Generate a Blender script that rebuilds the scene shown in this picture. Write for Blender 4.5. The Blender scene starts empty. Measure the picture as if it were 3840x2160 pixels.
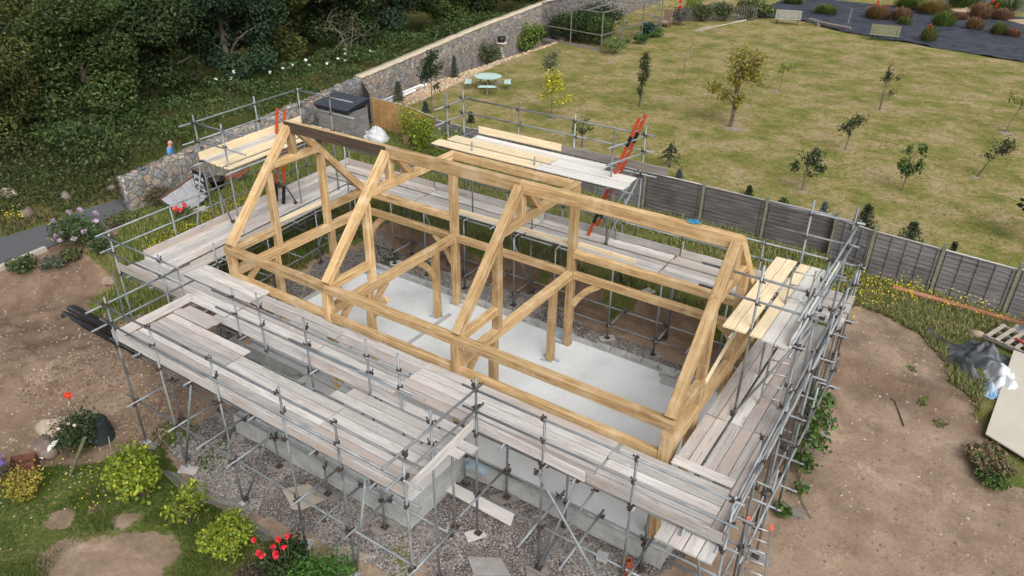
import bpy, math, random
import numpy as np
from mathutils import Vector, Matrix
R = math.radians
random.seed(7); rng = np.random.default_rng(7)
scn = bpy.context.scene
COL = scn.collection

# ------------------------------------------------------------------ camera, sky, sun
cam_d = bpy.data.cameras.new("camera"); cam = bpy.data.objects.new("camera", cam_d); COL.objects.link(cam)
CP = Vector((15.3716, -10.2038, 11.4435)); YAW, PIT, ROLL = 0.5816, 0.5167, 0.0130
_f = Vector((-math.sin(YAW)*math.cos(PIT), math.cos(YAW)*math.cos(PIT), -math.sin(PIT)))
_r = Vector((math.cos(YAW), math.sin(YAW), 0)); _u = _r.cross(_f)
_r2 = _r*math.cos(ROLL)+_u*math.sin(ROLL); _u2 = _u*math.cos(ROLL)-_r*math.sin(ROLL)
M = Matrix((( _r2.x,_u2.x,-_f.x,CP.x),(_r2.y,_u2.y,-_f.y,CP.y),(_r2.z,_u2.z,-_f.z,CP.z),(0,0,0,1)))
cam.matrix_world = M
cam_d.sensor_width = 36; cam_d.lens = 2790.1/3840*36; cam_d.clip_end = 1000
scn.camera = cam
world = bpy.data.worlds.new("World"); scn.world = world; world.use_nodes = True
wn = world.node_tree; wn.nodes.clear()
sky = wn.nodes.new("ShaderNodeTexSky"); sky.sky_type = 'NISHITA'; sky.sun_disc = False
SUN_EL, SUN_AZ = R(45), R(128)          # azimuth clockwise from +Y
sky.sun_elevation = SUN_EL; sky.sun_rotation = SUN_AZ
sky.air_density = 1.0; sky.dust_density = 6.0; sky.ozone_density = 1.0
hs = wn.nodes.new("ShaderNodeHueSaturation"); hs.inputs["Saturation"].default_value = 0.22
bg = wn.nodes.new("ShaderNodeBackground"); bg.inputs["Strength"].default_value = 0.145
wo = wn.nodes.new("ShaderNodeOutputWorld")
wn.links.new(sky.outputs[0], hs.inputs["Color"]); wn.links.new(hs.outputs[0], bg.inputs[0]); wn.links.new(bg.outputs[0], wo.inputs[0])
sun_d = bpy.data.lights.new("sun", 'SUN'); sun_d.energy = 1.5; sun_d.angle = R(50); sun_d.color = (1.0, 0.97, 0.93)
sun = bpy.data.objects.new("sun", sun_d); COL.objects.link(sun)
_sd = Vector((math.sin(SUN_AZ)*math.cos(SUN_EL), math.cos(SUN_AZ)*math.cos(SUN_EL), math.sin(SUN_EL)))
sun.rotation_euler = _sd.to_track_quat('Z', 'Y').to_euler(); sun.location = (0, 0, 30)
scn.view_settings.view_transform = 'Standard'; scn.view_settings.look = 'None'
scn.view_settings.exposure = 0.12; scn.view_settings.gamma = 1.0

# ------------------------------------------------------------------ tags
def tag(o, label=None, cat=None, group=None, kind=None):
    if label: o["label"] = label
    if cat: o["category"] = cat
    if group: o["group"] = group
    if kind: o["kind"] = kind
    return o
def thing(name, label, cat, loc=(0, 0, 0), group=None):
    o = bpy.data.objects.new(name, None); o.empty_display_size = 0.1; COL.objects.link(o)
    o.location = loc
    return tag(o, label, cat, group)

# ------------------------------------------------------------------ material helpers
class N:
    def __init__(s, name, rough=0.8, metal=0.0, spec=0.3):
        s.m = bpy.data.materials.new(name); s.m.use_nodes = True
        s.t = s.m.node_tree; s.n = s.t.nodes; s.b = s.n["Principled BSDF"]
        s.b.inputs["Roughness"].default_value = rough; s.b.inputs["Metallic"].default_value = metal
        s.b.inputs["Specular IOR Level"].default_value = spec
        s.tc = s.n.new("ShaderNodeTexCoord")
    def L(s, a, b): s.t.links.new(a, b)
    def map(s, scale=(1, 1, 1), src="Object", loc=None):
        m = s.n.new("ShaderNodeMapping"); m.inputs["Scale"].default_value = scale
        s.L(s.tc.outputs[src], m.inputs[0])
        if loc is not None: s.L(loc, m.inputs["Location"])
        return m.outputs[0]
    def noise(s, vec, scale, detail=4, rough=.55, dist=0):
        n = s.n.new("ShaderNodeTexNoise"); n.inputs["Scale"].default_value = scale; n.inputs["Detail"].default_value = detail
        n.inputs["Roughness"].default_value = rough; n.inputs["Distortion"].default_value = dist
        s.L(vec, n.inputs["Vector"]); return n.outputs["Fac"]
    def vor(s, vec, scale, feat='F1', out="Distance", rnd=1):
        n = s.n.new("ShaderNodeTexVoronoi"); n.feature = feat; n.inputs["Scale"].default_value = scale
        n.inputs["Randomness"].default_value = rnd
        s.L(vec, n.inputs["Vector"]); return n.outputs[out]
    def ramp(s, fac, stops, interp='LINEAR'):
        r = s.n.new("ShaderNodeValToRGB"); e = r.color_ramp.elements; r.color_ramp.interpolation = interp
        while len(e) < len(stops): e.new(.5)
        for k, (p, c) in enumerate(stops):
            e[k].position = p; e[k].color = (c[0], c[1], c[2], 1) if hasattr(c, '__len__') else (c, c, c, 1)
        s.L(fac, r.inputs[0]); return r.outputs[0]
    def mix(s, fac, a, b, mode='MIX'):
        m = s.n.new("ShaderNodeMix"); m.data_type = 'RGBA'; m.blend_type = mode
        for k, v in ((0, fac), (6, a), (7, b)):
            if hasattr(v, 'is_linked') or isinstance(v, bpy.types.NodeSocket): s.L(v, m.inputs[k])
            elif k == 0: m.inputs[0].default_value = v
            else: m.inputs[k].default_value = (v[0], v[1], v[2], 1) if hasattr(v, '__len__') else (v, v, v, 1)
        return m.outputs[2]
    def math(s, op, a, b=0.0, clamp=False):
        m = s.n.new("ShaderNodeMath"); m.operation = op; m.use_clamp = clamp
        for k, v in ((0, a), (1, b)):
            if isinstance(v, bpy.types.NodeSocket): s.L(v, m.inputs[k])
            else: m.inputs[k].default_value = v
        return m.outputs[0]
    def col(s, c):
        if isinstance(c, bpy.types.NodeSocket): s.L(c, s.b.inputs["Base Color"])
        else: s.b.inputs["Base Color"].default_value = (*c, 1)
        return s
    def bump(s, h, strength=.3, dist=.02):
        b = s.n.new("ShaderNodeBump"); b.inputs["Strength"].default_value = strength; b.inputs["Distance"].default_value = dist
        s.L(h, b.inputs["Height"]); s.L(b.outputs[0], s.b.inputs["Normal"]); return s
    def rnd(s):
        return s.n.new("ShaderNodeObjectInfo").outputs["Random"]
    def attr(s, name, out="Color"):
        a = s.n.new("ShaderNodeAttribute"); a.attribute_name = name; return a.outputs[out]
    def offs(s):
        c = s.n.new("ShaderNodeCombineXYZ"); v = s.math('MULTIPLY', s.rnd(), 37.0)
        for k in range(3): s.L(v, c.inputs[k])
        return c.outputs[0]

def wood_mat(name, c_lo, c_mid, c_hi, stain=(.2, .12, .06), st=.5, gs=1.0, rough=.75, tint=.25, splat=None, pink=None, crack=False):
    n = N(name, rough)
    v = n.map((.9*gs, 14*gs, 14*gs), loc=n.offs()); g = n.noise(v, 1.6, 5, .6, .4)
    c = n.ramp(g, [(.28, c_lo), (.5, c_mid), (.75, c_hi)])
    v2 = n.map((.35, 2.2, 2.2), loc=n.offs()); s2 = n.noise(v2, 2.0, 4, .6, .3)
    c = n.mix(n.ramp(s2, [(.52, 0.0), (.72, st)]), c, stain)
    vk = n.map((1.3, 5, 5), loc=n.offs()); k = n.vor(vk, 1.6)
    c = n.mix(n.ramp(k, [(.05, .55), (.11, 0.0)]), c, [x*.4 for x in c_lo])
    if crack:
        ck = n.noise(n.map((.5, 26, 26), loc=n.offs()), 1.1, 3, .5, .6); c = n.mix(n.ramp(ck, [(.655, 0.0), (.68, .75)]), c, (.07, .04, .02))
        wt = n.noise(n.map((1.4, .9, .9), loc=n.offs()), 1.7, 5, .6); c = n.mix(n.ramp(wt, [(.5, 0.0), (.68, .55)]), c, (.70, .55, .36))
    rr = n.rnd(); t = n.ramp(rr, [(0, 1-tint), (1, 1+tint*.4)])
    c = n.mix(1.0, c, t, 'MULTIPLY')
    if pink:
        r2 = n.math('FRACT', n.math('MULTIPLY', rr, 13.7)); v4 = n.map((.25, 1.5, 1.5), loc=n.offs())
        f = n.math('MULTIPLY', n.ramp(n.noise(v4, 1.3, 3), [(.42, 0.0), (.6, 1.0)]), n.ramp(r2, [(.3, .1), (.75, .75)]))
        c = n.mix(f, c, pink)
    if splat:
        v3 = n.map((1.1, 2.2, 2.2), loc=n.offs()); d = n.noise(v3, 5.5, 6, .7)
        c = n.mix(n.ramp(d, [(.64, 0.0), (.68, .8)]), c, splat)
        d = n.noise(n.map((.6, 3, 3), loc=n.offs()), 3.0, 4, .6)
        c = n.mix(n.ramp(d, [(.56, 0.0), (.75, .6)]), c, [x*.42 for x in c_lo])
    n.col(c).bump(g, .25, .01); return n.m
OAK = wood_mat("oak", (.28, .165, .072), (.525, .35, .168), (.68, .495, .28), stain=(.24, .14, .06), st=.8, tint=.32, crack=True)
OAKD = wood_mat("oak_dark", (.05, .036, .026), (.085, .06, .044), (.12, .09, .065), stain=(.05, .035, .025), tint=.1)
PINE = wood_mat("new_pine", (.66, .52, .32), (.78, .65, .43), (.85, .74, .54), stain=(.55, .38, .2), st=.3, tint=.12)
BOARD = wood_mat("weathered_board", (.38, .36, .34), (.55, .53, .51), (.68, .665, .645), stain=(.38, .335, .30), st=.6, tint=.38,
                 splat=(.72, .72, .71), pink=(.44, .36, .32))
PBOARD = wood_mat("pale_board", (.58, .56, .52), (.68, .66, .62), (.75, .73, .7), stain=(.5, .47, .43), st=.4, tint=.12)
GREYWOOD = wood_mat("grey_wood", (.15, .135, .12), (.24, .22, .2), (.33, .31, .29), stain=(.12, .11, .1), tint=.2)
def tube_mat():
    n = N("galvanised_tube", .55, .25, .5); v = n.map((1, 6, 6), loc=n.offs())
    a = n.noise(v, 3, 4); c = n.ramp(a, [(.3, (.15, .17, .185)), (.6, (.27, .295, .31)), (.8, (.42, .44, .45))])
    b = n.noise(n.map((.6, 2, 2), loc=n.offs()), 1.2, 2); c = n.mix(n.ramp(b, [(.6, 0.0), (.64, .75)]), c, (.09, .095, .105))
    c = n.mix(1.0, c, n.ramp(n.rnd(), [(0, .72), (1, 1.2)]), 'MULTIPLY')
    n.col(c); return n.m
TUBE = tube_mat()
def simple(name, c, c2=None, scale=8, rough=.7, metal=0, bump=0, src="Object"):
    n = N(name, rough, metal); v = n.map((1, 1, 1), src)
    f = n.noise(v, scale, 5); c2 = c2 or [x*.7 for x in c]
    n.col(n.ramp(f, [(.3, c2), (.7, c)]))
    if bump: n.bump(f, bump, .02)
    return n.m
RUST = simple("coupler_steel", (.12, .08, .065), (.03, .028, .028), 30, .7, .3)
SILV = simple("bright_steel", (.66, .68, .7), (.5, .52, .54), 10, .4, .5)
ALU = simple("aluminium", (.5, .51, .52), (.38, .39, .4), 10, .45, .5)
ORANGE = simple("orange_fibreglass", (.50, .075, .022), (.40, .055, .018), 5, .5)
REDP = simple("red_plastic", (.85, .18, .12), None, 5, .5)
BLACKP = simple("black_plastic", (.02, .02, .022), (.012, .012, .014), 5, .45)
def conc(name, a, b, c, sc=1.0):
    n = N(name, .85); v = n.map((1, 1, 1)); f = n.noise(v, 1.2*sc, 6, .65); g = n.noise(v, 26*sc, 3, .7)
    col = n.ramp(f, [(.3, a), (.52, b), (.72, c)])
    col = n.mix(n.ramp(g, [(.35, .35), (.6, 0.0)]), col, [x*.78 for x in a])
    h = n.noise(v, 3.2*sc, 5, .7); col = n.mix(n.ramp(h, [(.66, 0.0), (.74, .5)]), col, [x*.62 for x in a])
    n.col(col).bump(g, .15, .01); return n.m
SLAB = conc("floor_screed", (.56, .585, .59), (.67, .695, .705), (.73, .755, .765))
def blockm():
    n = N("concrete_block", .9); v = n.map((1, 1, 1)); f = n.noise(v, 3, 5, .6)
    c = n.ramp(f, [(.3, (.33, .335, .33)), (.7, (.48, .49, .485))])
    br = n.n.new("ShaderNodeTexBrick"); br.inputs["Scale"].default_value = 1.0; br.inputs["Mortar Size"].default_value = .006
    br.inputs["Brick Width"].default_value = .45; br.inputs["Row Height"].default_value = .225; br.inputs["Bias"].default_value = 0
    br.inputs["Color1"].default_value = (1, 1, 1, 1); br.inputs["Color2"].default_value = (.82, .82, .8, 1); br.inputs["Mortar"].default_value = (.6, .6, .58, 1)
    cx = n.n.new("ShaderNodeSeparateXYZ"); n.L(n.tc.outputs["Object"], cx.inputs[0]); cc = n.n.new("ShaderNodeCombineXYZ")
    n.L(n.math('ADD', cx.outputs[0], cx.outputs[1]), cc.inputs[0]); n.L(cx.outputs[2], cc.inputs[1]); n.L(cc.outputs[0], br.inputs["Vector"])
    n.col(n.mix(.8, c, br.outputs[0], 'MULTIPLY')); return n.m
BLOCK = blockm()
DPM = simple("blue_membrane", (.36, .46, .54), (.27, .36, .44), 3, .5)

# ------------------------------------------------------------------ mesh helpers
def mesh_np(name, v, f, mat=None, parent=None, smooth=False, mi=None, col=None, loc=None):
    """v (n,3), f (m,k) arrays -> one mesh object; col per-face colour -> attribute 'tone'"""
    v = np.asarray(v, dtype=np.float32); f = np.asarray(f, dtype=np.int32)
    if parent is not None: v = v-np.array(parent.location, dtype=np.float32)
    elif loc is not None: v = v-np.array(loc, dtype=np.float32)
    me = bpy.data.meshes.new(name); k = f.shape[1]; m = len(f)
    me.vertices.add(len(v)); me.vertices.foreach_set("co", v.ravel())
    me.loops.add(m*k); me.loops.foreach_set("vertex_index", f.ravel())
    me.polygons.add(m); me.polygons.foreach_set("loop_start", np.arange(0, m*k, k, dtype=np.int32))
    me.polygons.foreach_set("loop_total", np.full(m, k, dtype=np.int32))
    if smooth: me.polygons.foreach_set("use_smooth", np.ones(m, dtype=bool))
    for x in (mat if isinstance(mat, (list, tuple)) else [mat]): me.materials.append(x)
    if mi is not None: me.polygons.foreach_set("material_index", np.asarray(mi, dtype=np.int32))
    me.update(calc_edges=True)
    if col is not None:
        a = me.color_attributes.new("tone", 'FLOAT_COLOR', 'CORNER')
        c = np.ones((m, k, 4), dtype=np.float32); c[:, :, :3] = np.asarray(col, dtype=np.float32)[:, None, :]
        a.data.foreach_set("color", c.ravel())
    o = bpy.data.objects.new(name, me); COL.objects.link(o)
    if parent is not None: o.parent = parent
    elif loc is not None: o.location = loc
    return o
class MB:
    def __init__(s): s.v = []; s.f = []; s.mi = []
    def add(s, v, f, mi=0):
        b = len(s.v); s.v += [tuple(p) for p in v]; s.f += [tuple(b+i for i in q) for q in f]; s.mi += [mi]*len(f)
    def box(s, c, d, rz=0, mi=0, mat=None):
        hx, hy, hz = d[0]/2, d[1]/2, d[2]/2; P = []
        for z in (-hz, hz):
            for x, y in ((-hx, -hy), (hx, -hy), (hx, hy), (-hx, hy)):
                if mat is not None: P.append(mat @ Vector((x, y, z)))
                else: P.append((c[0]+x*math.cos(rz)-y*math.sin(rz), c[1]+x*math.sin(rz)+y*math.cos(rz), c[2]+z))
        s.add(P, [(3, 2, 1, 0), (4, 5, 6, 7), (0, 1, 5, 4), (1, 2, 6, 5), (2, 3, 7, 6), (3, 0, 4, 7)], mi); return s
    def bar(s, p0, p1, w, h, up=(0, 0, 1), mi=0):
        p0, p1 = Vector(p0), Vector(p1); x = (p1-p0).normalized(); u = Vector(up)
        if abs(x.dot(u)) > .98: u = Vector((0, 1, 0))
        y = u.cross(x).normalized(); z = x.cross(y); P = []
        for p in (p0, p1):
            for a, b in ((-1, -1), (1, -1), (1, 1), (-1, 1)): P.append(p+y*a*w/2+z*b*h/2)
        s.add(P, [(3, 2, 1, 0), (4, 5, 6, 7), (0, 1, 5, 4), (1, 2, 6, 5), (2, 3, 7, 6), (3, 0, 4, 7)], mi); return s
    def tube(s, pts, r, n=8, mi=0, cap=True):
        pts = [Vector(p) for p in pts]; rs = r if hasattr(r, '__len__') else [r]*len(pts); rings = []
        d = (pts[1]-pts[0]).normalized(); ref = Vector((0, 0, 1)) if abs(d.z) < .9 else Vector((1, 0, 0))
        V = []; F = []
        for i, p in enumerate(pts):
            d = (pts[min(i+1, len(pts)-1)]-pts[max(i-1, 0)]).normalized()
            a = d.cross(ref).normalized(); b = d.cross(a)
            for k in range(n):
                t = 2*math.pi*k/n; V.append(p+a*math.cos(t)*rs[i]+b*math.sin(t)*rs[i])
        for i in range(len(pts)-1):
            for k in range(n):
                k2 = (k+1) % n; F.append((i*n+k, i*n+k2, (i+1)*n+k2, (i+1)*n+k))
        if cap: F.append(tuple(range(n))); F.append(tuple((len(pts)-1)*n+k for k in reversed(range(n))))
        s.add(V, F, mi); return s
    def lathe(s, c, prof, n=16, mi=0):
        V = []; F = []
        for r, z in prof:
            for k in range(n): t = 2*math.pi*k/n; V.append((c[0]+r*math.cos(t), c[1]+r*math.sin(t), c[2]+z))
        for i in range(len(prof)-1):
            for k in range(n): k2 = (k+1) % n; F.append((i*n+k, i*n+k2, (i+1)*n+k2, (i+1)*n+k))
        s.add(V, F, mi); return s
    def build(s, name, mat, parent=None, smooth=False, loc=None):
        off = Vector(parent.location) if parent is not None else (Vector(loc) if loc is not None else Vector((0, 0, 0)))
        if parent is not None and parent.parent is not None: off = off+Vector(parent.parent.location)
        me = bpy.data.meshes.new(name); me.from_pydata([tuple(Vector(p)-off) for p in s.v], [], s.f)
        for x in (mat if isinstance(mat, (list, tuple)) else [mat]): me.materials.append(x)
        me.polygons.foreach_set("material_index", s.mi)
        if smooth: me.polygons.foreach_set("use_smooth", [True]*len(s.f))
        me.update(); o = bpy.data.objects.new(name, me); COL.objects.link(o)
        if parent is not None: o.parent = parent
        elif loc is not None: o.location = loc
        return o
def frame_of(p0, p1, up=(0, 0, 1)):
    p0, p1 = Vector(p0), Vector(p1); x = (p1-p0).normalized(); u = Vector(up)
    if abs(x.dot(u)) > .98: u = Vector((0, 1, 0))
    y = u.cross(x).normalized(); z = x.cross(y)
    return Matrix(((x.x, y.x, z.x, p0.x), (x.y, y.y, z.y, p0.y), (x.z, y.z, z.z, p0.z), (0, 0, 0, 1))), (p1-p0).length
def rod(name, p0, p1, prof, mat, parent=None, up=(0, 0, 1), seg=1, bow=0, smooth=False, facemat=None):
    """a length of stock: cross-section prof [(y,z)] run along local x; its own frame, so grain follows it"""
    Mx, L = frame_of(p0, p1, up); n = len(prof); V = []; F = []; mi = []
    for i in range(seg+1):
        t = i/seg; b = bow*math.sin(math.pi*t)
        for y, z in prof: V.append((L*t, y, z+b))
    for i in range(seg):
        for k in range(n):
            k2 = (k+1) % n; F.append((i*n+k, (i+1)*n+k, (i+1)*n+k2, i*n+k2)); mi.append(facemat(k) if facemat else 0)
    F.append(tuple(range(n))); mi.append(0); F.append(tuple(seg*n+k for k in reversed(range(n)))); mi.append(0)
    me = bpy.data.meshes.new(name); me.from_pydata(V, [], F)
    for x in (mat if isinstance(mat, (list, tuple)) else [mat]): me.materials.append(x)
    me.polygons.foreach_set("material_index", mi)
    if smooth: me.polygons.foreach_set("use_smooth", [len(f) == 4 for f in F])
    me.update(); o = bpy.data.objects.new(name, me); COL.objects.link(o)
    if parent is not None: o.parent = parent; o.matrix_local = Matrix.Translation(-Vector(parent.location)) @ Mx
    else: o.matrix_world = Mx
    return o
def rect(w, h, c=.012):
    a, b = w/2, h/2
    return [(-a+c, -b), (a-c, -b), (a, -b+c), (a, b-c), (a-c, b), (-a+c, b), (-a, b-c), (-a, -b+c)]
def circ(r, n=10): return [(r*math.cos(2*math.pi*k/n), r*math.sin(2*math.pi*k/n)) for k in range(n)]

# value noise for terrain
_lat = rng.random((64, 64, 8))
def vnoise(x, y, s, ch=0):
    x = np.asarray(x)*s+1000.; y = np.asarray(y)*s+1000.; xi = np.floor(x).astype(int); yi = np.floor(y).astype(int); fx = x-xi; fy = y-yi
    fx = fx*fx*(3-2*fx); fy = fy*fy*(3-2*fy); g = lambda a, b: _lat[a % 64, b % 64, ch]
    return (g(xi, yi)*(1-fx)+g(xi+1, yi)*fx)*(1-fy)+(g(xi, yi+1)*(1-fx)+g(xi+1, yi+1)*fx)*fy-.5
def fbm(x, y, s, ch=0): return vnoise(x, y, s, ch)+.5*vnoise(x, y, s*2.1, ch+1)+.25*vnoise(x, y, s*4.3, ch+2)
def sst(a, b, x): t = np.clip((np.asarray(x)-a)/(b-a), 0, 1); return t*t*(3-2*t)
def inbox(x, y, x0, x1, y0, y1, s=.3):
    return sst(x0-s/2, x0+s/2, x)*(1-sst(x1-s/2, x1+s/2, x))*sst(y0-s/2, y0+s/2, y)*(1-sst(y1-s/2, y1+s/2, y))
def height(x, y):
    x = np.asarray(x, dtype=float); y = np.asarray(y, dtype=float)
    wob = .25*fbm(x, y, .5, 2)
    # right hand yard falls from the fence to the front
    right = .38-1.25*sst(11.5, -2.5, y)*1.0
    bw = sst(1.8, 2.3, x)*(1-sst(7.8, 8.5, x))
    front = (1-bw)*(-.42-.42*sst(-.4, -1.6, y)-.12*sst(-1.6, -3.6, y))+bw*(-.5-.44*sst(-2.35, -3.5, y))
    left = .32+0*x
    h = np.where(y > 7, .38, 0)+0*x
    wl = sst(-1.0, -1.7, x+wob)                    # left of house
    wr = sst(12.75, 13.35, x+.3*wob)
    mid = np.where(y > 3, -.52, -.5)
    h = mid*(1-wl)*(1-wr)+left*wl+right*wr
    back = sst(7.58, 7.78, y+wob*.4); h = h*(1-back)+.38*back
    fr = sst(.35, -.2, y)*(1-wr); h = h*(1-fr)+front*fr
    # front-left lower garden, earth bank and path terrace
    t = sst(-7.2, -8.6, x+.5*(y+.5)*.3+wob*1.2)*sst(4.5, 2.0, y)
    t2 = sst(-7.6, -8.6, x+wob)*sst(-1, 5, y); 
    h = h+t*(.0-h)*sst(8, -1, y); h = np.where(x < -9.2, h*(1-sst(-9.2, -10.0, x))+(-.1+.0*y)*sst(-9.2, -10.0, x), h)
    h = h+sst(-13.2, -16, x)*.6
    xt = np.interp(y, [-60, -6, -1.8, -.7, 1.2], [-13, -10.6, -9.75, -9.15, -8.75])+.15*fbm(x, y, 1.4, 3); xf = np.interp(y, [-60, -6, -2.4, -1.2, -.15, .5], [-12, -9.9, -9.0, -8.5, -7.5, -7.2])+.2*fbm(x, y, 1.1, 1)
    bk = 1-np.clip((x-xt)/np.maximum(xf-xt, .2), 0, 1); bk = bk*bk*(3-2*bk); hb = -.88*(1-bk)-.08*bk; sel = sst(-6.2, -7.2, x)*sst(.9, .2, y); h = h*(1-sel)+hb*sel
    mound = .5*np.exp(-((x+4.6)**2/3.+(y+3.4)**2/2.))+.35*np.exp(-((x+2.3)**2/1.5+(y+2.4)**2/1.))
    h = h+mound*(x < 1)
    h = h+.20*fbm(x, y, 1.7, 4)*inbox(x, y, -9.6, -5.6, -6, .2, 1.2)+.07*fbm(x, y, 3.1, 0)*inbox(x, y, -8, .3, -4.4, -1, 1.)
    h = h+.05*fbm(x, y, 1.3, 1)*sst(13.0, 12.0, y)+.012*fbm(x, y, 5, 3)
    h = np.where(y > 13.2, h*(1-sst(13.2, 14, y))+.4*sst(13.2, 14, y)*(x > -12.6)+(x <= -12.6)*h*sst(13.2, 14, y), h)
    h = h-.85*np.maximum(inbox(x, y, -.1, 12.1, .0, 4.9, .3), inbox(x, y, 2.7, 7.3, -1.9, 1, .3))   # hollow under the slab
    return h
def gz(x, y): return float(height(x, y))

# ------------------------------------------------------------------ ground
def ground_mat():
    n = N("ground_cover", .95, spec=.15); v = n.map((1, 1, 1)); m = n.attr("mask")
    sp = n.n.new("ShaderNodeSeparateColor"); n.L(m, sp.inputs[0]); Rm, Gm, Bm = sp.outputs
    big = n.noise(v, .35, 5, .6); med = n.noise(v, 1.8, 6, .65); fine = n.noise(v, 14, 4, .7); vf = n.noise(v, 55, 3, .7)
    soil = n.ramp(med, [(.3, (.15, .105, .075)), (.5, (.235, .173, .122)), (.7, (.33, .25, .18))])
    soil = n.mix(n.ramp(big, [(.45, 0.0), (.65, .6)]), soil, (.33, .24, .18))
    soil = n.mix(n.ramp(n.noise(v, .7, 8, .75, .4), [(.56, 0.0), (.66, .65)]), soil, (.43, .34, .25))
    soil = n.mix(n.ramp(n.noise(n.map((.5, 1.6, 1)), 1.3, 7, .75, .6), [(.57, 0.0), (.7, .5)]), soil, (.145, .10, .07))
    soil = n.mix(n.ramp(fine, [(.3, .5), (.5, 0.0)]), soil, (.15, .10, .07))
    soil = n.mix(n.ramp(vf, [(.66, 0.0), (.72, .7)]), soil, (.48, .41, .34))
    cell = n.n.new("ShaderNodeTexVoronoi"); cell.inputs["Scale"].default_value = 30; n.L(v, cell.inputs[0])
    cc = n.n.new("ShaderNodeSeparateColor"); n.L(cell.outputs["Color"], cc.inputs[0])
    grav = n.ramp(cc.outputs[0], [(0, (.17, .15, .135)), (.35, (.28, .245, .225)), (.7, (.37, .33, .31)), (1, (.48, .46, .44))])
    grav = n.mix(n.ramp(cell.outputs["Distance"], [(.25, 0.0), (.6, .85)]), grav, (.06, .052, .048))
    grav = n.mix(n.ramp(med, [(.5, 0.0), (.7, .7)]), grav, (.25, .225, .21))
    gr = n.ramp(fine, [(.3, (.035, .06, .012)), (.5, (.075, .105, .022)), (.72, (.18, .165, .06))])
    gr = n.mix(n.ramp(big, [(.42, 0.0), (.62, .6)]), gr, (.20, .155, .07))
    st = n.map((1.0, 1.0, 1)); lm = n.noise(st, .55, 9, .78, .2); l2 = n.noise(st, 4.5, 6, .72)
    lawn = n.ramp(lm, [(.32, (.08, .105, .02)), (.44, (.16, .165, .038)), (.51, (.26, .215, .085)), (.6, (.37, .28, .165))])
    lawn = n.mix(n.ramp(l2, [(.34, .7), (.5, 0.0)]), lawn, (.12, .135, .026))
    lawn = n.mix(n.ramp(l2, [(.54, 0.0), (.7, .6)]), lawn, (.34, .265, .165))
    l3 = n.noise(st, 11, 4, .75); lawn = n.mix(n.ramp(l3, [(.3, .5), (.55, 0.0)]), lawn, (.13, .135, .04))
    def edge(a, k=.9): return n.ramp(n.math('ADD', a, n.math('MULTIPLY', n.math('SUBTRACT', n.noise(v, 4.5, 5, .7), .5), k)), [(.42, 0.0), (.58, 1.0)])
    dg = n.attr("dug_shade", "Fac"); soil = n.mix(n.math('MULTIPLY', dg, .85), soil, n.mix(1.0, soil, (.66, .62, .60), 'MULTIPLY'))
    c = n.mix(edge(Rm), soil, grav); c = n.mix(edge(Gm, 1.3), c, gr); c = n.mix(edge(Bm, .6), c, lawn)
    h = n.math('ADD', n.math('MULTIPLY', fine, .6), n.math('MULTIPLY', cell.outputs["Distance"], n.math('MULTIPLY', Rm, 1.5)))
    h = n.math('ADD', h, med)
    n.col(c).bump(h, .55, .06); return n.m
GROUND = ground_mat()
def axis(*segs):
    out = []
    for a, b, s in segs: out += list(np.arange(a, b-1e-6, s))
    out.append(segs[-1][1]); return np.array(out)
GX = axis((-160, -30, 10), (-30, -14, .6), (-14, 20.4, .12), (20.4, 46, .8), (46, 200, 14))
GY = axis((-60, -12, 6), (-12, -8, .5), (-8, 15.04, .12), (15.04, 76, .6), (76, 300, 14))
X, Y = np.meshgrid(GX, GY, indexing='ij'); Z = height(X, Y)
def poly_in(x, y, P):
    ins = np.zeros(np.shape(x), bool); j = len(P)-1
    for i in range(len(P)):
        xi, yi = P[i]; xj, yj = P[j]
        ins ^= ((yi > y) != (yj > y)) & (x < (xj-xi)*(y-yi)/(yj-yi+1e-12)+xi); j = i
    return ins
wx = X+.35*fbm(X, Y, .8, 0); wy = Y+.35*fbm(X, Y, .8, 4)
GRAVP = [(.7, -2.6), (1.0, -3.2), (3.1, -3.75), (5.0, -3.35), (6.6, -3.25), (8.2, -3.0), (8.4, -2.5), (9.5, -2.7), (10.5, -3.2), (12.6, -3.0), (12.7, .5), (12.0, 1), (-.9, 1), (-.9, 7.0), (3, 7.1), (6, 7.0), (7.5, 6.5), (12.2, 6.3), (12.2, 4.5), (-1.2, 4.5), (-1.2, 7.0), (-1.6, 6), (-1.5, 0), (1.2, -.6)]
GRAVP = [(.7, -2.6), (1.0, -3.2), (3.1, -3.75), (5.0, -3.35), (6.6, -3.25), (8.2, -3.0), (8.4, -2.5), (9.5, -2.7), (10.5, -3.2), (12.6, -3.0), (12.7, .5), (12.5, 5.9), (12.2, 6.3), (7.5, 6.6), (6, 7.0), (3, 7.1), (-1.4, 7.0), (-1.5, 0), (1.2, -.6)]
GRASS_R = [(13.2, 7.8), (13.3, 10.9), (14.3, 10.9), (15.2, 10.3), (15.9, 9.4), (16.2, 8.4), (16.6, 7.9), (17.1, 7.2), (17.4, 5.9), (21, 5), (22, 14), (13, 14.0), (8, 14.2), (-5, 14.6), (-5, 7.8)]
GRASS_L = [(-1.6, .4), (-1.6, 7.7), (-4, 7.8), (-5, 15), (-15, 18), (-14, 4), (-11, 3.5), (-9.6, 3.2), (-8.8, .6), (-7.2, .3), (-6.4, -.9), (-4.8, -.9), (-3.5, .2)]
GRASS_F = [(-3, -8), (-1.2, -5.6), (.2, -4.4), (.2, -3.4), (.9, -3.3), (1.6, -3.6), (3, -3.9), (5, -3.75), (7.3, -3.7), (8.5, -4.4), (12, -7), (3, -14)]
def rad(x, y, cx, cy, r): return np.exp(-(((x-cx)**2+(y-cy)**2)/r**2)**2)
mg = poly_in(wx, wy, GRAVP).astype(float)
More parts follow.
